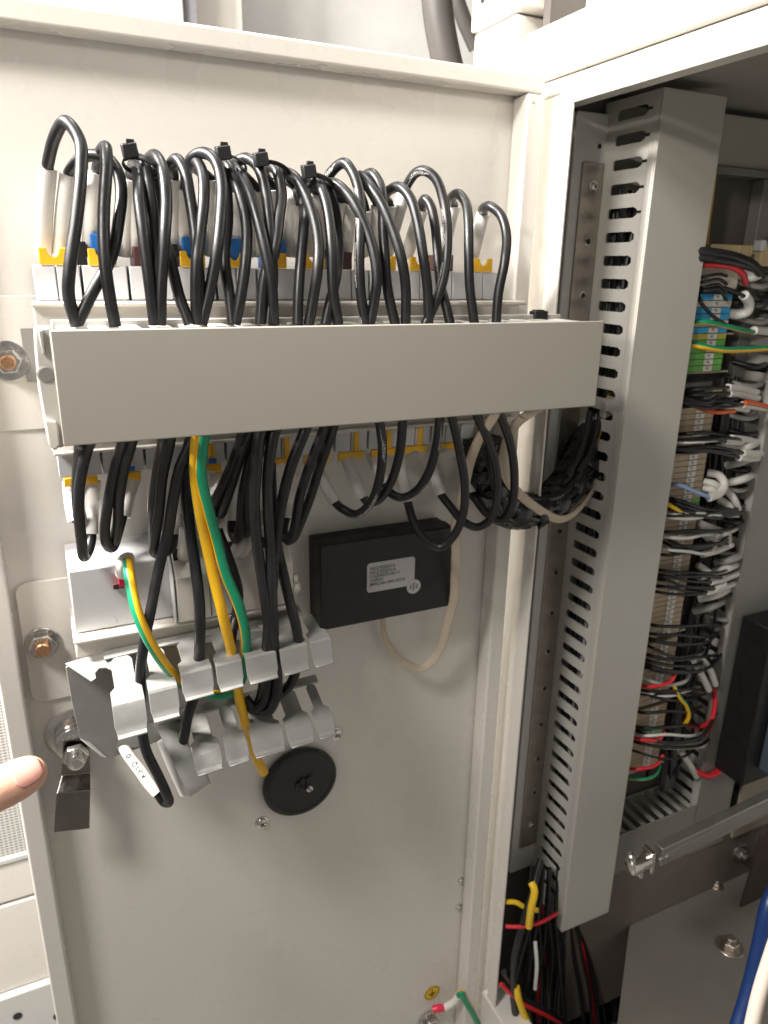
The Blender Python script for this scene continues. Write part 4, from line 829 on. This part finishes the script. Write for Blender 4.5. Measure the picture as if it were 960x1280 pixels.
# end stop and small relays
t = thing('end_stop', (TX, 0, -.100), 'grey metal end stop with a tan screw block under the green terminals', 'end stop')
box((TX-.030, -.0180, -.106), (TX+.030, .010, -.1015)).build('foot', GAL, t, bevel=.0005)
box((TX+.012, -.0260, -.1175), (TX+.042, .0, -.1075)).build('clamp', GAL, t, bevel=.0008); box((TX+.022, -.0300, -.1150), (TX+.036, -.0262, -.1085)).build('screw_block', PCB, t, bevel=.0005)
t = thing('relay_block', (TX+.010, 0, .022), 'tan ribbed relay block at the top of the strip', 'relay')
box((TX-.015, -.0310, .018), (TX+.030, .008, .028)).build('housing', PCB, t, bevel=.0008)
for k in range(4): box((TX+.0205+k*.0045, -.0330, .0185), (TX+.0232+k*.0045, -.0312, .0275)).build('rib', PCB, t)
box((TX-.030, -.026, -.0120), (TX+.034, .008, .0150)).build('cream_body', mat('cream_terminal', (.62, .56, .46), .5), t, bevel=.002)
t = thing('relay_block', (TX+.075, 0, .020), 'small tan relay at the right edge of the picture, top of the strip', 'relay')
box((.655, -.018, .010), (.690, .006, .030)).build('housing', PCB, t, bevel=.001); box((.651, -.020, .024), (.658, -.010, .034)).build('white_cap', PLW, t, bevel=.001)

# wires crossing the terminals: dark from behind the tall duct, white sleeve at the right end
def twire(pts, m, r, lb, group, sl=None, sr=.0042):
    if sl is None:
        return tag(tube('control_wire', [P(*q) for q in pts], r, m, n=6, seg=8), lb, 'wire', group)
    t = thing('control_wire', P(*pts[0]), lb, 'wire', group)
    tube('wire', [P(*q) for q in pts], r, m, t, n=6, seg=8)
    tube('sleeve', [P(*q) for q in sl], sr, SLV, t, n=6, seg=10); return t
W = .046
twire([(840, 312, .03), (875, 314, .05), (915, 320, .055), (940, 330, .05), (952, 345, .03)], CAB, .0042, 'upper thick black cable above the red wire on the strip', 'thick cables at the top of the strip', [(950, 342, .034), (938, 346, .028), (925, 342, .022)], .005)
twire([(840, 322, .03), (875, 322, .05), (905, 325, .055), (935, 332, .05), (950, 340, .032)], CAB, .0040, 'lower thick black cable above the red wire on the strip', 'thick cables at the top of the strip')
twire([(860, 329, .03), (885, 330, .048), (912, 333, .052), (928, 342, .050), (932, 354, .042)], RED, .0030, 'bright red wire over the sky-blue terminals', 'coloured wires on the strip')
for k, y in enumerate((346, 352, 359, 364)):  # fan
    twire([(868, y+3, .03), (880, y, W), (898, y-3, W+.002), (908, y-1+k*4, .044)], CAB, .0016, ORD[k]+' thin black wire from the top in the small fan below the red wire', 'fan of thin wires below the red wire')
twire([(872, 364, .036), (876, 378, .045), (890, 394, .048), (911, 408, .045)], CAB, .0017, 'thin black wire slanting down across the sky-blue terminals', 'coloured wires on the strip')
twire([(878, 360, .04), (905, 360, W), (930, 370, .045)], CAB, .0018, 'thin black wire ending in the hooked white sleeve', 'coloured wires on the strip', [(930, 369, .044), (936, 378, .040), (934, 389, .036), (922, 393, .030), (914, 392, .024)], .0048)
twire([(855, 405, .03), (878, 402, W), (905, 407, W), (925, 412, .044), (944, 415, .03)], EAR, .0024, 'upper green and yellow earth wire across the terminals', 'earth wires on the strip', [(942, 413, .032), (956, 414, .022), (972, 416, .014)])
twire([(850, 428, .03), (872, 432, W), (900, 437, W+.003), (930, 437, W), (970, 434, .04)], EAR, .0030, 'lower brighter yellow earth wire across the green terminals', 'earth wires on the strip')
bl = [((842, 493, 484, 912, 484), 'a'), ((842, 494, 491, 913, 492), 'a'), ((842, 506, 500, 930, 506), 'a'), ((842, 508, 503, 900, 506), 'a')]
for k, ((x0, y0, ym, x1, y1), s) in enumerate(bl):
    twire([(x0, y0, .02), (870, ym+3, .042), (890, ym+1, W), (x1, y1, .040)], CAB, .0019, ORD[k]+' thin black wire from the top between end stop and orange wire', 'black wires above the orange wire', [(x1-2, y1, .040), (x1+14, y1+2, .032), (x1+34, y1+6, .022)], .0036)
twire([(872, 510, .03), (893, 515, .044), (918, 514, .044)], ORG, .0022, 'orange wire over the beige terminals', 'coloured wires on the strip')
twire([(932, 503, .045), (946, 505, .044), (962, 509, .04)], ORG, .0024, 'short orange wire at the right edge', 'coloured wires on the strip')
for k, (y0, y1, x1) in enumerate(((543, 548, 916), (549, 552, 908), (562, 560, 900), (560, 566, 930), (566, 572, 925))):
    twire([(836, y0, .02), (862, y0-1+(k % 2)*2, .044), (885, y0-2, W), (x1, y1, .040)], CAB, .0019, ORD[k]+' from the top: thin black wire in the bunch below the orange wire', 'black wires below the orange wire', [(x1-2, y1, .040), (x1+12, y1+1, .034), (x1+28, y1+4-k, .024)], .0038)
# white looped sleeves in the middle
twire([(830, 606, .02), (848, 606, .042), (868, 614, W), (888, 622, .046)], BLW, .0022, 'light blue wire running into a looped white sleeve', 'coloured wires on the strip', [(886, 622, .046), (900, 616, .044), (905, 604, .040), (898, 594, .034), (884, 591, .026)], .0044)
for k, (a, b) in enumerate((((880, 602), (900, 612)), ((880, 610), (896, 620)), ((906, 612), (922, 636)), ((899, 624), (916, 642)))):
    tag(tube('sleeve', [P(a[0], a[1], .030), P((a[0]+b[0])/2+2, (a[1]+b[1])/2-2, .038), P(b[0], b[1], .036)], .0040, SLV, n=6, seg=10), ['top', 'upper middle', 'lower right', 'lower left'][k]+' white wire sleeve in the cluster right of the light blue wire', 'sleeve', 'white sleeves by the light blue wire')
twire([(822, 618, .02), (835, 630, .044), (852, 640, W), (868, 647, W)], YLW, .0021, 'thin yellow wire slanting over the beige terminals', 'coloured wires on the strip')
for k, y in enumerate((626, 631, 636)):
    twire([(824, y-6, .02), (850, y, .046), (880, y+10-k, W), (912, y+12-k*2, .044), (930, y+6-k, .032)], CAB, .0020, ORD[k]+' from the top: black wire in the sagging bunch under the light blue wire', 'black wires under the light blue wire')
for k, (y0, y1) in enumerate(((655, 668), (663, 674), (672, 680))):
    twire([(818, y0+8, .02), (848, y0+26-k*3, .044), (872, y1+14-k*4, W), (900, y1+10-k*5, .042), (912, y1, .034)], CAB, .0018, ORD[k]+' from the top: thin black wire below the yellow wire', 'black wires below the yellow wire', [(911, y1+1, .034), (895, y1-6, .030), (874, y1-14, .024)], .0040)
for k, (y0, y1, x1) in enumerate(((690, 693, 880), (710, 722, 876), (716, 728, 890), (722, 736, 895), (730, 741, 884))):
    twire([(808, y0, .02), (835, y0+4, .044), (858, y1-2, W), (x1, y1, .042)], CAB, .0017, ORD[k]+' from the top: thin black wire in the lower middle bunch of the strip', 'black wires in the lower middle bunch', [(x1-2, y1, .042), (x1+10, y1-6, .036), (x1-4, y1-16, .028)] if k % 2 else [(x1-2, y1, .042), (x1+14, y1-4, .036), (x1+34, y1-12, .026)], .0036)
for k, (x, y) in enumerate(((885, 760), (892, 745), (905, 712), (912, 700), (900, 668), (925, 600), (925, 578), (930, 560))):
    tag(tube('sleeve', [P(x-18, y+4, .022), P(x, y, .034), P(x+18, y-8, .020)], .0042, SLV if k % 3 else GRW, n=6, seg=10), ORD[k]+' wire sleeve from the bottom, right of the beige terminals', 'sleeve', 'sleeves right of the beige terminals')
for k, (x, y) in enumerate(((910, 772), (908, 740), (916, 690), (922, 650), (925, 610), (928, 585), (936, 520), (938, 540), (940, 480), (946, 455), (950, 400), (948, 375), (952, 355))):
    tag(tube('control_wire', [P(x-30, y-3, .012), P(x-6, y+3, .026), P(x+14, y, .014), P(x+36, y+2, -.006)], .0028, CAB if k % 2 else GRW, n=6, seg=8), ORD[k]+' dark wire from the bottom, leading into the second duct', 'wire', 'dark wires into the second duct')
# lower part: red, green and white
twire([(800, 802, .02), (820, 812, .044), (845, 822, W), (868, 818, .044), (880, 812, .036)], CAB, .0018, 'thin black wire sagging above the upper red wire', 'black wires at the bottom of the strip')
twire([(800, 832, .02), (825, 840, .044), (842, 842, .046)], CAB, .0016, 'thin black wire just above the red wire', 'black wires at the bottom of the strip')
twire([(792, 857, .03), (815, 858, W), (838, 852, .047), (846, 838, .044)], RED, .0022, 'upper red wire curling up over the lower terminals', 'red wires on the strip')
twire([(792, 840, .03), (815, 852, .044), (840, 856, .046), (858, 850, .044), (862, 835, .036)], GRW, .0022, 'grey wire beside the upper red wire', 'coloured wires on the strip')
twire([(795, 862, .02), (820, 872, .044), (850, 876, .046), (870, 872, .04)], CAB, .0018, 'thin black wire between the two red wires', 'black wires at the bottom of the strip')
twire([(842, 856, .046), (850, 872, .048), (858, 882, .048), (861, 895, .046), (856, 906, .042)], EAR, .0026, 'short earth wire curling right of the lower terminals', 'earth wires on the strip')
twire([(785, 921, .03), (806, 925, W), (824, 924, .047), (830, 914, .044)], RED, .0023, 'middle red wire across the bottom terminals', 'red wires on the strip')
twire([(800, 912, .03), (818, 912, .046), (830, 909, .045)], EAR, .0020, 'short earth wire above the middle red wire', 'earth wires on the strip')
twire([(795, 912, .03), (815, 924, .046), (850, 928, .048), (880, 918, .044), (895, 890, .030)], CAB, .0024, 'black wire curving right under the earth wire', 'black wires at the bottom of the strip')
twire([(778, 961, .03), (800, 961, W), (820, 956, .046), (829, 944, .044)], RED, .0022, 'lowest red wire across the last terminals', 'red wires on the strip')
twire([(780, 972, .03), (805, 974, .044), (820, 968, .044), (826, 956, .042)], EAR, .0018, 'lowest earth wire under the last terminals', 'earth wires on the strip')
twire([(868, 962, .03), (885, 970, .036), (900, 962, .036), (906, 948, .032), (901, 936, .026)], RED, .0038, 'thick red curved lead right of the bottom terminals', 'red wires on the strip')
twire([(858, 906, .03), (875, 908, .034), (888, 902, .034), (894, 875, .030), (892, 860, .024)], RED, .0030, 'dark red lead above the thick red curved lead', 'red wires on the strip')
twire([(880, 920, .03), (888, 908, .032), (892, 896, .028)], RED, .0026, 'short red lead between the two larger ones', 'red wires on the strip')
for k, q in enumerate(([(872, 818, .03), (886, 835, .038), (894, 855, .034)], [(866, 823, .03), (876, 842, .038), (886, 862, .034)], [(828, 932, .04), (852, 933, .042), (878, 931, .036)], [(850, 938, .03), (862, 955, .034), (870, 970, .028)])):
    tag(tube('sleeve', [P(*z) for z in q], .0040, SLV, n=6, seg=10), ['right white sleeve of the slanting pair by the black device', 'left white sleeve of the slanting pair by the black device', 'horizontal white sleeve left of the thick red lead', 'short white sleeve pointing down to the thick red lead'][k], 'sleeve', 'white sleeves low on the strip')
# loose bunches of thin wires over the terminals, and the dark run behind the sleeves
rw = random.Random(5)
for yc, sp_ in ((498, 8), (557, 12), (640, 10), (676, 14), (724, 16), (792, 12), (822, 14), (880, 16), (925, 14)):
    for k in range(4):
        y = yc+rw.uniform(-sp_, sp_); x0 = 900-y*.115; sag = rw.uniform(-4, 14); x1 = x0+rw.uniform(62, 92)
        m = WHW if rw.random() < .14 else CAB
        tag(tube('control_wire', [P(x0-12, y-4, .02), P(x0+14, y+sag*.5, .043), P(x0+38, y+sag, .048), P(x1-12, y+sag*.6+rw.uniform(-5, 5), .045), P(x1+6, y-4+rw.uniform(-8, 8), .026)], rw.uniform(.0014, .0020), m, n=6, seg=7), ('thin black' if m is CAB else 'thin white')+' loose wire crossing the beige terminals', 'wire', 'loose wires crossing the terminals')
for k in range(9):
    x = .640+rw.uniform(-.012, .028); y = rw.uniform(-.024, .004)
    tag(tube('control_wire', [Vector((x+rw.uniform(-.010, .010), min(.008, y+rw.uniform(-.008, .008)), -.10-i*.062)) for i in range(9)], rw.uniform(.0018, .0026), CAB, n=5, seg=7), 'dark wire running down between the terminals and the second duct', 'wire', 'dark wires beside the second duct')
# yellow wire high beside the duct
tag(tube('control_wire', [P(893, 215, -.005), P(889, 250, -.004), P(885, 280, -.002), P(883, 305, .0)], .0022, YLW, n=5, seg=8), 'thin yellow wire hanging beside the top of the tall duct', 'wire')

# ------------------------------------------------------------------ black switching device at the right edge
t = thing('switch_device', (.80, -.03, -.66), 'large dark switching device at the lower right edge', 'switch')
q0 = P(932, 785, .06); q1 = P(910, 930, .06)
box((.706, -.075, -.585), (.90, -.0335, -.375)).build('housing', BLKG, t, bevel=.002)
box((.7280, -.0900, -.565), (.90, -.0752, -.425)).build('front_plate', DKS, t, bevel=.002)
box((.745, -.0930, -.52), (.80, -.0902, -.45)).build('raised_field', DKS, t, bevel=.002)
box((.770, -.0335, -.72), (.95, -.030, -.60)).build('foot_plate', mat('tan_plate', (.30, .26, .21), .5), t)

# ------------------------------------------------------------------ door stay rod
a = P(800, 1079, .125); b = P(966, 1000, .125)+Vector((.06, 0, .005)); d = (b-a).normalized(); up = Vector((0, 0, 1)); up = (up-d*up.dot(d)).normalized(); si = d.cross(up)
t = thing('door_stay', a, 'grey steel door stay bar with a pinned end, lower right', 'door stay')
MB().obox((a+b)/2+d*.012, d*((b-a).length/2-.012), up*.0115, si*.0055).build('bar', mat('zinc_bar', (.34, .33, .30), .4, .8), t, bevel=.001)
MB().obox((a+b)/2+d*.012-si*.0056*(1 if si.y > 0 else -1)*1.0, d*((b-a).length/2-.014), up*.0042, si*.0006).build('groove', DKR, t)
sg = -1 if si.y > 0 else 1
for k in (.018, .026): MB().lathe(a+d*(k+.004)+si*sg*.0056, si*sg, [(.0030, 0), (.0028, .001), (.0012, .0018)], 16).build('rivet', STL, t)
MB().obox(a+d*.0112, d*.0022, up*.0135, si*.0072).build('collar', STL, t, bevel=.0006)
MB().lathe(a+d*.010, -d, [(.0080, 0), (.0080, .012), (.0088, .0122), (.0088, .021), (.0072, .024), (.002, .0255)], 24).build('tip', STL, t)
pc = a-d*.006; ua = (up*.9-d*.42).normalized()
MB().lathe(pc-ua*.0205, ua, [(.0018, 0), (.0036, .0012), (.0038, .0115), (.0028, .013), (.0028, .028), (.0038, .0295), (.0036, .0398), (.0018, .041)], 18).build('cross_pin', STL, t)

# base bolts, blue and white cables, brown plate
hexbolt('hex_nut', PZ(912, 1184, ZF), (0, 0, 1), .011, 'large dull nut on the cabinet floor beside the blue cable', 'bolt', 'nuts on the cabinet floor', m=STD)
hexbolt('hex_nut', PZ(896, 1107, ZF), (0, 0, 1), .006, 'small dull nut at the back of the cabinet floor', 'bolt', 'nuts on the cabinet floor', m=STD)
hexbolt('hex_nut', P(924, 1066, .030), (0, -1, 0), .009, 'steel nut below the bar at the right edge', 'bolt', None, m=STD)
tag(tube('thick_cable', [P(995, 1080, .20), P(963, 1125, .21), P(950, 1180, .22), P(937, 1235, .23), P(920, 1290, .24), P(902, 1340, .25)], .0074, BUC, seg=18), 'thick blue cable at the lower right corner', 'cable')
tag(tube('thick_cable', [P(990, 1120, .28), P(962, 1200, .285), P(947, 1250, .29), P(930, 1330, .30)], .0056, mat('cream_jacket', (.62, .55, .47), .45), seg=16), 'cream cable in front of the blue one, lower right corner', 'cable')
o = MB().prism([P(952, 1045, .07), P(985, 1010, .07), P(990, 1110, .07), P(926, 1135, .07)], (0, .003, 0)).build('guard_plate', mat('dark_brown_plate', (.045, .03, .026), .5), None, bevel=.0005); tag(o, 'dark brown plate hanging above the blue cable', 'guard plate')

# ------------------------------------------------------------------ wire bundle under the tall duct
rb = random.Random(11)
for i in range(30):
    u = i/29; x0 = 668+u*70+rb.uniform(-6, 6); w0 = rb.uniform(-.005, .040); xs = 648+u*118+rb.uniform(-10, 10)
    col_ = CAB if i not in (8, 21) else RED
    pts = [(x0+rb.uniform(-4, 4), 1085, min(w0, .03)), (x0-4, 1140, w0), ((x0+xs)/2+rb.uniform(-5, 5), 1190, w0+rb.uniform(-.005, .008)), (xs, 1245, w0+.004), (xs+rb.uniform(-8, 14), 1320, w0+.006)]
    tag(tube('bundle_wire', [P(*q) for q in pts], rb.uniform(.0020, .0027), col_, n=6, seg=8), ('thin black wire in the bundle hanging under the tall duct' if col_ is CAB else 'dark red wire hanging in the bundle under the tall duct'), 'wire', 'wire bundle under the duct' if col_ is CAB else 'red wires in the bundle')
run('bundle_wire', [(676, 1075, .03), (664, 1120, .050), (652, 1160, .058), (643, 1200, .060), (642, 1250, .06), (650, 1300, .06)], .0040, CAB, 'thicker glossy black cable at the left of the hanging bundle', 'wire')
run('bundle_wire', [(664, 1103, .058), (668, 1112, .064), (664, 1135, .066), (661, 1158, .062)], .0040, YLW, 'short bright yellow wire at the top of the hanging bundle', 'wire', None)
run('bundle_wire', [(632, 1127, .04), (645, 1128, .045), (656, 1134, .05), (672, 1138, .055)], .0028, YLW, 'thin yellow wire crossing behind the bright yellow one', 'wire', None)
run('bundle_wire', [(645, 1233, .062), (648, 1248, .066), (654, 1265, .068), (665, 1290, .068)], .0040, YLW, 'yellow wire at the bottom of the hanging bundle', 'wire', None)
run('bundle_wire', [(632, 1158, .05), (655, 1158, .060), (675, 1153, .062), (696, 1142, .05)], .0022, RED, 'bright red wire wrapped across the top of the bundle', 'wire', None)
run('bundle_wire', [(626, 1230, .055), (650, 1252, .064), (680, 1268, .066), (715, 1285, .06)], .0024, RED, 'red wire slanting across the bottom of the bundle', 'wire', None)
run('bundle_wire', [(630, 1215, .055), (655, 1248, .060), (690, 1268, .062), (720, 1290, .06)], .0036, CAB, 'black cable slanting across the bottom of the bundle', 'wire', None)
run('bundle_wire', [(669, 1178, .055), (671, 1205, .058), (669, 1236, .056)], .0022, WHW, 'short white wire in the middle of the hanging bundle', 'wire', None)
